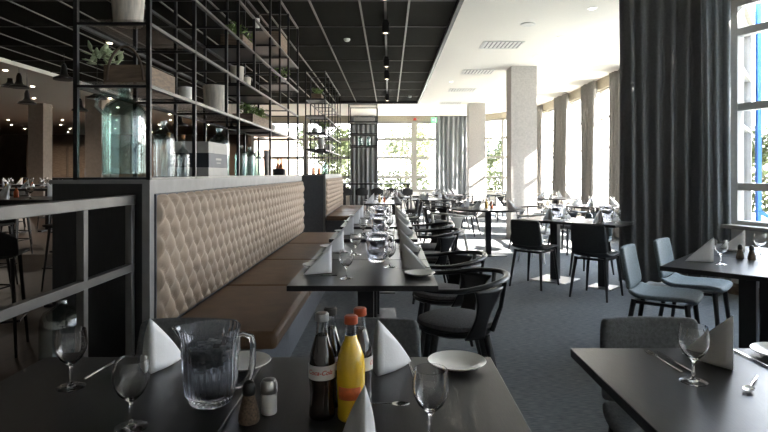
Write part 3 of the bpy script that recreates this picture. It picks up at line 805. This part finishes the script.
# tables further back in the sun: (x, y, diameter, name, chairs)
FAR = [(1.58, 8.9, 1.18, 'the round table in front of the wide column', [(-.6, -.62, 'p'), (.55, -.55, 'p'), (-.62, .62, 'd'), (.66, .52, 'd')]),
       (.95, 12.0, .95, 'the round table right of the long row', [(-.01, -.75, 'd'), (.60, -.30, 'd'), (-.3, .62, 'd'), (.5, .5, 'd')]),
       (1.45, 14.6, .95, 'the small round table before the broad grey curtain', [(-.5, -.45, 'd'), (.5, .5, 'd')]),
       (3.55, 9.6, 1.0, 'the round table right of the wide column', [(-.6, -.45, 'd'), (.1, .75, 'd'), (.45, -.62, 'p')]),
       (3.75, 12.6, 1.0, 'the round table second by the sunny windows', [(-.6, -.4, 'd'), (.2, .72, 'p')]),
       (3.6, 15.4, 1.0, 'the farthest round table by the sunny windows', [(-.6, -.4, 'd'), (-.2, .7, 'd')]),
       (.1, 13.2, .8, 'the small round table before the high bar table', [])]
for (x, y, dia, nm, ch) in FAR:
    table(x, y, dia, dia, 'dark table, '+nm, key=('rt', dia), round_=True, plate='black_metal', ps=.25)
    for i in range(4):
        a = PI/4+PI/2*i+.2; r = dia/2-.20; side = ['far right', 'far left', 'near left', 'near right'][i]
        NAP(x+math.cos(a)*(r-.06), y+math.sin(a)*(r-.06), a-PI/2, f'white napkin, {side} on {nm}')
        GLS(x+math.cos(a+.5)*(r-.02), y+math.sin(a+.5)*(r-.02), f'wine glass, {side} on {nm}')
    if dia > 1.1: condiments(x-.03, y, 'on '+nm)
    for (dx, dy, c) in ch:
        rz = math.atan2(-dy, -dx)-PI/2
        s = ('near' if dy < 0 else 'far')+' '+('left' if dx < 0 else 'right')
        ARM('dark' if c == 'd' else 'pale', x+dx*1.12, y+dy*1.12, rz, f"{'dark' if c=='d' else 'glare-pale'} armchair, {s} of {nm}")

# high bar table at the far end
t = thing('bar_table', 'long narrow high black table before the far windows', 'table', (-.36, 15.6, 0))
MB().box(-.94, .94, -.22, .22, .98, 1.02).build('tabletop', 'black_wood', t, bevel=.003)
for xx in (-.88, .88):
    for yy in (-.17, .17): MB().box(xx-.025, xx+.025, yy-.025, yy+.025, 0, .98).build('leg', 'black_metal', t)
for i, px in enumerate((346, 362, 377, 391, 406)):
    put('stool', bar_stool, ((px-389)/558*15.2, 15.22, 0), .02*i, f"low-backed black bar stool, {['leftmost', 'second from left', 'middle', 'fourth from left', 'rightmost'][i]} at the long high table", 'bar stool')

# ------------------------------------------------------------------ shelf contents
def pot_f(r, h, m='pot'):
    def f():
        return MB().lathe([(0, 0), (r*.80, 0), (r*.84, .004), (r, h*.97), (r*.99, h), (r*.90, h), (r*.88, h*.9), (0, h*.88)], n=28, rf=lambda a, z: 1+.012*math.cos(14*a)).build('pot', m)
    return f
def leafcloud(n, R, c, size, rnd, squash=.8, hang=0):
    mb = MB()
    for i in range(n):
        d = Vector((rnd.gauss(0, 1), rnd.gauss(0, 1), rnd.gauss(0, 1))).normalized()*R*rnd.uniform(.25, 1)
        p = Vector(c)+Vector((d.x, d.y, d.z*squash)); ax = Vector((rnd.gauss(0, 1), rnd.gauss(0, 1), rnd.gauss(0, .6))).normalized()
        b = ax.cross(Vector((rnd.random(), rnd.random(), rnd.random()))).normalized(); s = size*rnd.uniform(.6, 1.2)
        mb.add([p-ax*s, p+b*s*.4, p+ax*s, p-b*s*.4], [(0, 1, 2, 3)])
    return mb
def planter(L, seed, m='leaf'):
    def f():
        rnd = random.Random(seed); t = thing('planter_box')
        o = MB(); w_ = .10; h = .11
        o.box(-w_, w_, -L/2, -L/2+.012, 0, h).box(-w_, w_, L/2-.012, L/2, 0, h).box(-w_, -w_+.012, -L/2, L/2, 0, h).box(w_-.012, w_, -L/2, L/2, 0, h).box(-w_, w_, -L/2, L/2, 0, .012)
        o.build('box', 'crate', t, smooth=0)
        MB().box(-w_+.013, w_-.013, -L/2+.013, L/2-.013, .013, h*.85).build('soil', 'soil', t, smooth=0)
        mb = MB(); k = int(L/.12)
        for i in range(k):
            q = leafcloud(60, .09, (rnd.uniform(-.04, .04), -L/2+.06+i*(L-.12)/max(1, k-1), h+.07), .025, rnd); mb.add(q.v, q.f)
        mb.build('foliage', m, t, smooth=0, weld=False)
        return t
    return f
def potted(seed):
    def f():
        rnd = random.Random(seed); t = thing('potted_plant')
        MB().lathe([(0, 0), (.05, 0), (.065, .10), (.058, .10), (.055, .085), (0, .085)], n=20).build('pot', 'pot_white', t)
        leafcloud(90, .12, (0, 0, .17), .03, rnd).build('foliage', 'leaf', t, smooth=0, weld=False)
        MB().tube([(0, 0, .08), (.01, 0, .17)], .004, 6).build('stem', 'bark', t)
        return t
    return f
def demijohn(R, H, m):
    def f():
        t = thing('glass_demijohn')
        pr = [(0, 0), (R*.9, 0), (R, H*.03), (R, H*.66), (R*.96, H*.74), (R*.80, H*.805), (R*.5, H*.85), (R*.27, H*.885), (R*.25, H*.95), (R*.32, H*.955), (R*.32, H), (R*.22, H)]
        inn = [(R*.18, H*.95), (R*.20, H*.88), (R*.46, H*.835), (R*.76, H*.79), (R*.92, H*.73), (R*.955, H*.66), (R*.955, H*.04), (0, H*.03)]
        MB().lathe(pr+inn, n=40).build('body', m, t, smooth=60)
        return t
    return f
def decanter(m='clear_body'):
    def f():
        t = thing('stoppered_bottle'); R = .045
        MB().lathe([(0, 0), (R*.9, 0), (R, .01), (R, .16), (R*.9, .185), (.015, .215), (.012, .27), (.016, .275), (.012, .28), (.008, .27), (.01, .215), (R*.82, .18), (R*.93, .155), (R*.93, .015), (0, .01)], n=28).build('body', m, t, smooth=60)
        MB().lathe([(0, .272), (.010, .273), (.014, .287), (.013, .305), (0, .308)], n=14).build('stopper', 'cork', t)
        return t
    return f
S0 = 1.2635; ST = LV
def sx_(px, X): return -X*558/(389-px)
d = put('demi', demijohn(.115, .50, 'teal_body'), (-1.478, 3.12, S0+.014), 0, 'large blue-green glass demijohn at the near end of the shelf rack', 'glass bottle')
MB().tube([(-.045, -.03, .445), (-.085, -.055, .455), (-.115, -.075, .43), (-.118, -.078, .385), (-.088, -.058, .345)], .011, 10).build('handle', 'teal_body', d)
o = MB().box(-1.70, -1.42, 2.45, 2.85, 0, .31).build('side_stool', 'wall_black', bevel=.005); tag(o, 'low dark wooden block behind the railing under the glass bottle', 'block')
put('demi2', demijohn(.095, .42, 'clear_body'), (-1.535, 2.62, .3105), 0, 'clear glass demijohn standing low behind the railing', 'glass bottle')
put('demi3', demijohn(.062, .36, 'clear_body'), (-1.40, 3.47, S0), 0, 'clear glass flagon right of the large demijohn on the wall', 'glass bottle')
put('dec', decanter(), (-1.47, 3.72, S0), 0, 'clear stoppered bottle between the flagon and its twin bottle', 'glass bottle')
put('dec', decanter(), (-1.45, 3.93, S0), 0, 'clear stoppered bottle just left of the grey banded box', 'glass bottle')
def banded_box():
    t = thing('banded_box')
    MB().box(-.15, .15, -.24, .24, 0, .078).build('bottom_band', 'box_pale', t, smooth=0)
    MB().box(-.15, .15, -.24, .24, .078, .185).build('middle_band', 'box_dark', t, smooth=0)
    MB().box(-.15, .15, -.24, .24, .185, .27).build('top_band', 'box_pale', t, smooth=0)
    MB().box(.1502, .1512, -.235, .235, .08, .183).build('side_label', 'box_mid', t, smooth=0)
    l = MB(); l.box(.1514, .1520, -.07, .07, .135, .150).box(.1514, .1520, -.05, .05, .110, .118); l.build('printed_lines', 'box_pale', t, smooth=0)
    return t
put('bbox', banded_box, (-1.482, 4.36, S0), 0, 'pale box with dark grey middle band on the wall top', 'box')
put('demi4', demijohn(.085, .42, 'teal_body'), (-1.46, 4.80, S0), 0, 'blue-green glass demijohn right of the banded box', 'glass bottle')
for i, y in enumerate((5.35, 5.68, 6.02)):
    put('demi5', demijohn(.058, .30, 'teal_body'), (-1.42, y, S0), 0, f"small blue-green bottle, {['left', 'middle', 'right'][i]} of the three behind the taller demijohn", 'glass bottle')
put('roll', pot_f(.042, .30, 'pot_white'), (-1.40, 6.42, S0), 0, 'tall white cylinder on the wall top after the small blue-green bottles', 'vase')
put('cop', oil_bottle('copper', 'copper'), (-1.40, 7.25, S0), 0, 'copper bottle near the far end of the first wall top', 'bottle')
put('cop', oil_bottle('copper', 'copper'), (-1.48, 7.45, S0), 0, 'copper bottle last on the first wall top', 'bottle')
o = MB().box(-1.45, -1.31, 6.95, 7.10, S0, S0+.09).build('small_crate', 'box_dark', bevel=.003); tag(o, 'small black box near the far end of the first wall top', 'box')
# near trug with succulent
t = thing('wooden_trug', 'dark wooden trug with arched handle on the lowest near shelf', 'basket', (-1.45, 3.27, LV[0]+.0125))
o = MB(); o.box(-.12, .12, -.20, -.188, 0, .115).box(-.12, .12, .188, .20, 0, .115).box(-.12, -.108, -.188, .188, 0, .115).box(.108, .12, -.188, .188, 0, .115).box(-.108, .108, -.188, .188, 0, .012)
o.build('box', 'crate', t, smooth=0)
MB().tube([(.10*math.cos(PI*i/14)+.0, -.205+0*.1, .03+.185*math.sin(PI*i/14)) for i in range(15)], .007, 8, up=(0, 1, 0)).build('handle', 'bark', t)
rnd = random.Random(5); sm = MB()
for i in range(46):
    a = rnd.uniform(0, 2*PI); e = rnd.uniform(-.1, 1.2); c = Vector((-.14+rnd.uniform(-.07, .06), -.15+rnd.uniform(-.05, .06), .12+rnd.uniform(0, .07)))
    dr = Vector((math.cos(a)*math.cos(e), math.sin(a)*math.cos(e), math.sin(e))); L = rnd.uniform(.045, .075)
    sm.tube([c, c+dr*L*.5, c+dr*L], [.006, .017, .003], 7, sy=.35)
o = sm.build('succulent_plant', 'succulent', loc=(-1.45, 3.27, LV[0]+.0125)); tag(o, 'pale green succulent growing out of the wooden trug', 'plant')
P1, P2, P3, P4 = [z+.0125 for z in LV[:4]]
put('potA', pot_f(.088, .20), (-1.44, 3.08, P2), 0, 'pale ribbed pot on the near top shelf cut by the picture edge', 'pot')
put('jar1', pot_f(.048, .13, 'pot_white'), (-1.45, 3.98, P1), 0, 'small white jar on the lowest shelf after the trug', 'jar')
put('potB', pot_f(.10, .24), (-1.44, 4.63, P1), 0, 'large pale pot on the lowest shelf left of the green planter', 'pot')
put('plan1', planter(.95, 11), (-1.45, 6.0, P1), 0, 'long wooden planter with green leaves on the lowest shelf', 'planter')
put('jar2', pot_f(.06, .10, 'pot_white'), (-1.42, 6.72, P1), 0, 'white bowl right of the long planter on the lowest shelf', 'bowl')
put('potC', pot_f(.065, .18, 'pot'), (-1.42, 5.22, P2), 0, 'pale pot on the second shelf, left one of the pair', 'pot')
put('potD', pot_f(.055, .13, 'pot'), (-1.42, 5.52, P2), 0, 'shorter pale pot on the second shelf, right one of the pair', 'pot')
put('plan2', planter(.5, 12), (-1.43, 5.32, P3), 0, 'wooden planter with trailing green plant on the third shelf', 'planter')
put('jar3', pot_f(.035, .17, 'pot_white'), (-1.42, 5.98, P4), 0, 'slim white vase on the fourth shelf', 'vase')
o = MB().box(-1.52, -1.34, 6.85, 7.35, P4, P4+.26).build('storage_box', 'crate', bevel=.004); tag(o, 'brown storage box on the fourth shelf', 'box')
put('pp', potted(2), (-1.42, 7.38, P3), 0, 'potted green plant at the far end of the third shelf', 'plant')
# more jars on near unit in the depth
for i, (y, z, r, h) in enumerate(((3.30, P2, .045, .12), (6.0, P2, .06, .15), (5.35, P4, .05, .12))):
    pass
# second unit contents
put('plan3', planter(.40, 13), (-1.46, 11.40, P4), 0, 'dark planter with green leaves high on the second shelf rack', 'planter')
put('potE', pot_f(.07, .26, 'pot_white'), (-1.40, 11.5, P1), 0, 'tall white vase on the second shelf rack', 'vase')
put('potF', pot_f(.10, .17, 'pot_white'), (-1.40, 12.7, P1), 0, 'wide white pot on the second shelf rack', 'pot')
put('jar4', pot_f(.06, .10, 'pot_white'), (-1.50, 11.3, P2), 0, 'small white pot beside a plant on the second rack', 'pot')
put('pp', potted(2), (-1.36, 11.62, P2), 0, 'small green plant in white pot on the second rack', 'plant')
put('pp', potted(2), (-1.40, 13.1, P2), 0, 'green plant further along the second rack', 'plant')
put('cop', oil_bottle('copper', 'copper'), (-1.55, 11.4, S0), 0, 'copper bottle left of the two on the second wall top', 'bottle')
put('cop', oil_bottle('copper', 'copper'), (-1.44, 11.5, S0), 0, 'copper bottle right of the two on the second wall top', 'bottle')
put('demi5', demijohn(.058, .30, 'teal_body'), (-1.38, 12.1, S0), 0, 'blue-green bottle on the second wall top', 'glass bottle')
# hanging rack contents
put('hbox', lambda: MB().box(-.30, .30, -.12, .12, 0, .12).build('serving_tray', 'pot_white', bevel=.01), (-.74, 16.85, 2.843), 0, 'stack of pale trays in the hanging rack', 'tray')
put('demi5', demijohn(.058, .30, 'teal_body'), (-.62, 16.8, 2.123), 0, 'teal bottle right of the two in the hanging rack', 'glass bottle')
put('demi5', demijohn(.058, .30, 'teal_body'), (-.86, 16.8, 2.123), 0, 'teal bottle left of the two in the hanging rack', 'glass bottle')

# ------------------------------------------------------------------ ceiling fittings
def spotlight():
    t = thing('track_spotlight')
    MB().box(-.03, .03, -.03, .03, -.05, 0).build('mount', 'lamp_black', t)
    MB().box(-.048, .048, -.048, .048, -.19, -.05).build('housing', 'lamp_black', t, bevel=.003)
    MB().lathe([(0, -.1915), (.026, -.1915), (.026, -.190), (0, -.190)], n=16).build('bulb', 'bulb', t)
    return t
for i, (y, nm) in enumerate(((6.0, 'nearest, at the top picture edge'), (7.45, 'second from the camera'), (9.8, 'third from the camera'), (11.1, 'fourth from the camera'), (14.4, 'fifth and farthest'))):
    put('spotl', spotlight, (-.045, y, CEIL-.013), 0, f'small black ceiling spotlight over the long row, {nm}', 'spotlight')
tk = MB().box(-.06, -.03, 5.8, 14.9, CEIL-.03, CEIL-.0125).build('light_track', 'lamp_black'); tag(tk, 'thin black lighting track along the dark ceiling', 'track')
def dome(m='white_plastic', r=.05):
    def f(): return MB().lathe([(0, -.045), (r*.6, -.042), (r, -.02), (r, 0), (0, 0)], n=20).build('smoke_detector', m)
    return f
put('dome', dome(), ((347-389)/558*8.6, 8.6, CEIL-.001), 0, 'white smoke detector on the dark ceiling', 'smoke detector')
put('dome', dome(), ((410-389)/558*15.0, 15.0, CEIL-.001), 0, 'white detector at the far edge of the dark ceiling', 'smoke detector')
put('disc', lambda: MB().lathe([(0, -.012), (.10, -.012), (.105, 0), (0, 0)], n=28).build('ceiling_speaker', 'white_plastic'), (1.93, 7.75, CEIL-.001), 0, 'round flat white ceiling speaker beyond the top picture edge lights', 'speaker')
def vent():
    t = thing('ceiling_vent')
    fr = MB(); fr.box(-.32, .32, -.25, -.23, -.012, 0).box(-.32, .32, .23, .25, -.012, 0).box(-.32, -.30, -.23, .23, -.012, 0).box(.30, .32, -.23, .23, -.012, 0)
    fr.build('frame', 'white_plastic', t, smooth=0)
    MB().box(-.30, .30, -.23, .23, -.003, 0).build('backing', 'box_mid', t, smooth=0)
    s = MB()
    for i in range(9): s.box(-.29+.066*i, -.25+.066*i, -.23, .23, -.010, -.004)
    s.build('slats', 'white_plastic', t, smooth=0)
    return t
for i, y in enumerate((9.0, 11.4, 13.9, 16.5)):
    put('vent', vent, (1.81, y, CEIL-.001), 0, f"white slatted ceiling vent, {['nearest', 'second', 'third', 'farthest'][i]} of the four", 'vent')
def downlight(m):
    def f():
        t = thing('downlight')
        MB().lathe([(.05, -.008), (.065, -.006), (.066, 0), (.045, 0)], n=20).build('rim', 'white_plastic', t)
        MB().lathe([(0, -.016), (.035, -.014), (.048, -.006), (.048, 0), (0, 0)], n=16).build('lens', m, t)
        return t
    return f
for i, (x, y, nm) in enumerate(((2.62, 8.5, 'left of the pair before the wide column'), (2.62, 9.9, 'just before the top of the wide column'), (2.55, 7.0, 'nearest, at the top picture edge'), (3.4, 10.2, 'right of the wide column'), (3.4, 12.6, 'behind and right of the wide column'), (3.3, 8.6, 'right of the pair before the wide column'), (1.4, 12.6, 'near the second vent'))):
    put('dlw', downlight('spot_white'), (x, y, CEIL-.001), 0, 'small white ceiling downlight, '+nm, 'downlight', 'downlights in the white ceiling')
dl = []
for i in range(5):
    for j in range(9):
        dl.append((-7.7-2.1*i-(.8 if j % 2 else 0), 11.2+2.1*j))
for (x, y) in dl:
    i = int((-7.7-x)/2.1+.01); j = int((y-11.2)/2.1+.5); put('dll', downlight('spot'), (x, y, CEIL-.001), 0, f"small warm ceiling downlight, {['first', 'second', 'third', 'fourth', 'fifth'][i]} line left of the dark ceiling, {['nearest', 'second', 'third', 'fourth', 'fifth', 'sixth', 'seventh', 'eighth', 'farthest'][j]} in it", 'downlight', 'downlights in the left hall ceiling')
for (x, y) in ((-3.2, 5.2), (-4.4, 8.8), (-5.6, 12.4), (-2.9, 9.3)):
    put('dll', downlight('spot'), (x, y, CEIL-.013), 0, f'small warm downlight in the dark ceiling left of the rack, {dict([(5.2, "nearest"), (8.8, "second"), (9.3, "third"), (12.4, "farthest")])[y]} of the four', 'downlight', 'downlights in the dark ceiling')
for i, (x, y, e) in enumerate(((-9, 12, 22), (-13, 20, 40), (-8.5, 22, 30))):
    ld = bpy.data.lights.new('downlight_beam', 'AREA'); ld.energy = e; ld.shape = 'DISK'; ld.size = .5; ld.color = (1, .88, .74); ld.spread = 2.6
    lo = bpy.data.objects.new('downlight_beam', ld); COL.objects.link(lo); lo.location = (x, y, CEIL-.03)

def pendant():
    t = thing('pendant_lamp')
    MB().tube([(0, 0, .16), (0, 0, 1.0)], .004, 6).build('cord', 'lamp_black', t)
    MB().lathe([(.125, 0), (.12, .02), (.055, .045), (.040, .07), (.034, .13), (.018, .165), (0, .17), (0, .16), (.03, .12), (.036, .065), (.05, .04), (.115, .012)], n=28).build('lamp_shade', 'lamp_black', t)
    MB().lathe([(0, .02), (.02, .025), (.024, .045), (0, .07)], n=14).build('bulb', 'bulb', t)
    return t
PEN = [(10, 87, 12.2, 'leftmost of the three at the left picture edge'), (19, 88, 10.6, 'middle of the three at the left picture edge'), (27, 104, 11.4, 'lowest of the three at the left picture edge'),
       (64, 80, 9.6, 'just left of the rack post'), (97, 99, 10.5, 'above the large demijohn'), (80, 111, 12.5, 'small one seen left of the large demijohn'), (180, 126, 13.0, 'seen above the stoppered bottles'), (232, 132, 14.2, 'seen above the second demijohn')]
for (px, py, Y, nm) in PEN:
    Z = 1.3+(173-py)/558*Y
    put('pend', pendant, ((px-389)/558*Y, Y, Z), 0, 'black pendant lamp, '+nm, 'lamp', scale=(1.35, 1.35, 1.7))
    # cord length to the ceiling
for o in [q for q in bpy.data.objects if q.name.startswith('pendant_lamp')]:
    for ch in bpy.data.objects:
        if ch.parent is o and ch.name.startswith('cord'):
            need = CEIL-.02-o.location.z; ch.scale.z = need/1.7

# exit sign and alarm
t = thing('exit_sign', 'small green exit sign under the ceiling left of the broad curtain', 'exit sign', ((434-389)/558*19.4, 19.4, 3.06)); t.scale = (.62, .62, 1)
MB().box(-.16, .16, -.02, .02, 0, .17).build('sign_box', 'green_sign', t, smooth=0)
MB().box(-.01, .01, -.01, .01, .17, .31).build('bracket', 'white_plastic', t)
a_ = MB(); a_.add([(-.10, -.0225, .085), (-.05, -.0225, .13), (-.05, -.0225, .10), (.0, -.0225, .10), (.0, -.0225, .07), (-.05, -.0225, .07), (-.05, -.0225, .04)], [(0, 1, 2, 3, 4, 5, 6)])
a_.box(.05, .10, -.0228, -.0222, .03, .14); a_.build('arrow_and_door', 'salt', t, smooth=0)
o = MB().lathe([(0, 0), (.06, 0), (.06, .06), (.03, .09), (0, .09)], n=18).build('alarm_light', 'red', loc=((415-389)/558*20.1, 20.12, 3.2)); tag(o, 'small red alarm light over the far window post', 'alarm')

# ------------------------------------------------------------------ left hall
def high_table():
    t = thing('high_table')
    MB().box(-.9, .9, -.45, .45, 1.01, 1.045).build('tabletop', 'black_wood', t, bevel=.003)
    for xx in (-.8, .8): 
        MB().box(xx-.04, xx+.04, -.3, .3, .0, .03).build('foot', 'black_metal', t)
        MB().box(xx-.04, xx+.04, -.04, .04, .03, 1.01).build('leg', 'black_metal', t)
    return t
HT = [(-4.1, 5.7, 'nearest high table behind the railing'), (-6.3, 9.4, 'second high table in the left hall'), (-8.5, 12.6, 'third high table in the left hall')]
HZ = 1.0455
for i, (x, y, nm) in enumerate(HT):
    put('high', high_table, (x, y, 0), 0, 'black high table, '+nm, 'table')
    for j, (dx, dy, s) in enumerate(((-.5, -.62, 'near left'), (.4, -.62, 'near right'), (-.4, .62, 'far left'), (.45, .62, 'far right'))):
        put('stool', bar_stool, (x+dx, y+dy, 0), 0 if dy < 0 else PI, f'black bar stool, {s} of the {nm}', 'bar stool')
        NAP(x+dx, y+dy*.42, PI if dy < 0 else 0, f'white napkin, {s} on the {nm}', z=HZ)
        GLS(x+dx+.18, y+dy*.36, f'wine glass, {s} on the {nm}', z=HZ)
    condiments(x+.15, y+.05, 'on the '+nm, z=HZ)
# stool whose leg shows at the left edge
put('stool', bar_stool, (-2.85, 4.05, 0), .4, 'dark bar stool close behind the railing at the left picture edge', 'bar stool')
t = thing('bar_counter', 'dark bar counter at the far end of the left hall', 'bar counter', (-9.5, 21, 0))
MB().box(-4, 4, -.4, .4, 0, 1.08).build('counter_body', 'wall_black', t, smooth=0)
MB().box(-4.1, 4.1, -.5, .5, 1.081, 1.13).build('countertop', 'black_wood', t, bevel=.004)
o = MB().box(-.5, .5, -.3, .3, 0, .35).build('coffee_machine', 'box_mid', loc=(-10.8, 21, 1.131), bevel=.02); tag(o, 'grey machine standing on the far bar counter', 'coffee machine')
t = thing('tall_cabinet', 'brown wood cabinet wall behind the far bar counter', 'cabinet', (-9.5, 23.3, 0))
MB().box(-5.5, 4, -.2, .2, 0, 2.5).build('cabinet_body', 'wall_brown', t, smooth=0)
for q in range(6): MB().box(-5.3+1.55*q, -3.85+1.55*q, -.225, -.201, .1, 2.4).build('door', 'crate', t, bevel=.004)

# ------------------------------------------------------------------ outside
rnd = random.Random(21)
def tree(seed, m, h):
    def f():
        r = random.Random(seed); t = thing('garden_tree')
        MB().tube([(0, 0, 0), (.1, .05, h*.3), (0, .1, h*.6)], [.14, .10, .05], 8).build('trunk', 'bark', t)
        mb = MB()
        for i in range(16):
            c = (r.gauss(0, h*.20), r.gauss(0, h*.20), h*.6+r.gauss(0, h*.17)); q = leafcloud(170, h*.17, c, .16, r); mb.add(q.v, q.f)
        mb.build('crown', m, t, smooth=0, weld=False)
        return t
    return f
def hedge():
    r = random.Random(4)
    mb = MB()
    for i in range(4200):
        p = Vector((r.uniform(-3, 3), r.uniform(-.6, .6), r.uniform(0, 1.5))); ax = Vector((r.gauss(0, 1), r.gauss(0, 1), r.gauss(0, .6))).normalized()
        b = ax.cross(Vector((r.random(), r.random(), r.random()))).normalized(); s = .10*r.uniform(.6, 1.2)
        mb.add([p-ax*s, p+b*s*.5, p+ax*s, p-b*s*.5], [(0, 1, 2, 3)])
    return mb.build('garden_hedge', 'tree_leaf', smooth=0, weld=False)
TR = [(-3.0, 32.5, 0, 'leftmost beyond the far windows'), (1.2, 38.5, 1, 'behind the middle pane of the far window'), (5.4, 33, 0, 'between the far curtain and the column'),
      (9.0, 38, 1, 'right of the far column through the corner window'), (-9.5, 38, 1, 'behind the second shelf rack'), (20.6, 31, 0, 'behind the near right window')]
for (x, y, k, nm) in TR:
    put(('tree', k), tree(50+k, 'tree_leaf' if k == 0 else 'tree_pale', 4.4 if k == 0 else 5.0), (x, y, -.1), rnd.uniform(0, 6), 'sunlit garden tree, '+nm, 'tree')
for (x, y, a, nm) in ((-.9, 28.5, 0, 'left beyond the far windows'), (5.6, 29.2, .1, 'right beyond the far windows'), (13.3, 20, -.2, 'outside behind the near right window')):
    put('hedge', hedge, (x, y, -.1), a, 'clipped green hedge, '+nm, 'hedge')
# blue painted steel frame outside the near window
t = thing('blue_outdoor_frame', 'bright blue painted posts with brace outside the near right window', 'frame', (4.60, 6.95, -.08))
MB().bar((0, 0, 0), (0, 0, 5.0), .05).build('post', 'blue_paint', t)
MB().bar((.50, 1.05, 0), (.50, 1.05, 5.0), .05).build('post', 'blue_paint', t)
MB().bar((0, 0, .9), (.35, -.12, .70), .05).build('brace', 'blue_paint', t)
t['label'] = 'bright blue painted posts with brace outside the near right window'
bd = thing('sun_blocking_building', 'plain grey building wing added unseen to shade the near right window', 'building', (13, -.5, -.08))  # added out of view to keep direct sun off the near window
MB().box(0, 8, -9, 7.2, 0, 9).build('wall_block', 'render', bd, smooth=0)
MB().box(-.3, 8.3, -9.3, 7.5, 9.001, 9.3).build('roof', 'frame_grey', bd, smooth=0)
for q in range(4): MB().box(-.03, -.001, -7+3.4*q, -5.4+3.4*q, 3.2, 5.2).build('window', 'box_dark', bd, smooth=0)

# light portals over the glazing (sampling aid only, they add no light)
def portal(p0, p1, z0, z1):
    p0 = Vector((*p0, 0)); p1 = Vector((*p1, 0)); d = (p1-p0); L = d.length; d.normalize()
    ld = bpy.data.lights.new('sky_portal', 'AREA'); ld.shape = 'RECTANGLE'; ld.size = L; ld.size_y = z1-z0
    try: ld.cycles.is_portal = True
    except Exception: return
    o = bpy.data.objects.new('sky_portal', ld); COL.objects.link(o)
    n = Vector((d.y, -d.x, 0)); c = (p0+p1)/2; o.location = (c.x-n.x*.15, c.y-n.y*.15, (z0+z1)/2)
    o.rotation_euler = n.to_track_quat('-Z', 'Y').to_euler()
portal((-5, 20.3), (2.88, 20.3), .62, 3.18)
portal((2.88, 20.3), (4.75, 17.5), .62, 3.18)
portal((4.75, 17.5), (4.75, 7.4), .62, 3.14)
portal((3.78, 6.2), (7.30, -2.5), .70, 3.14)
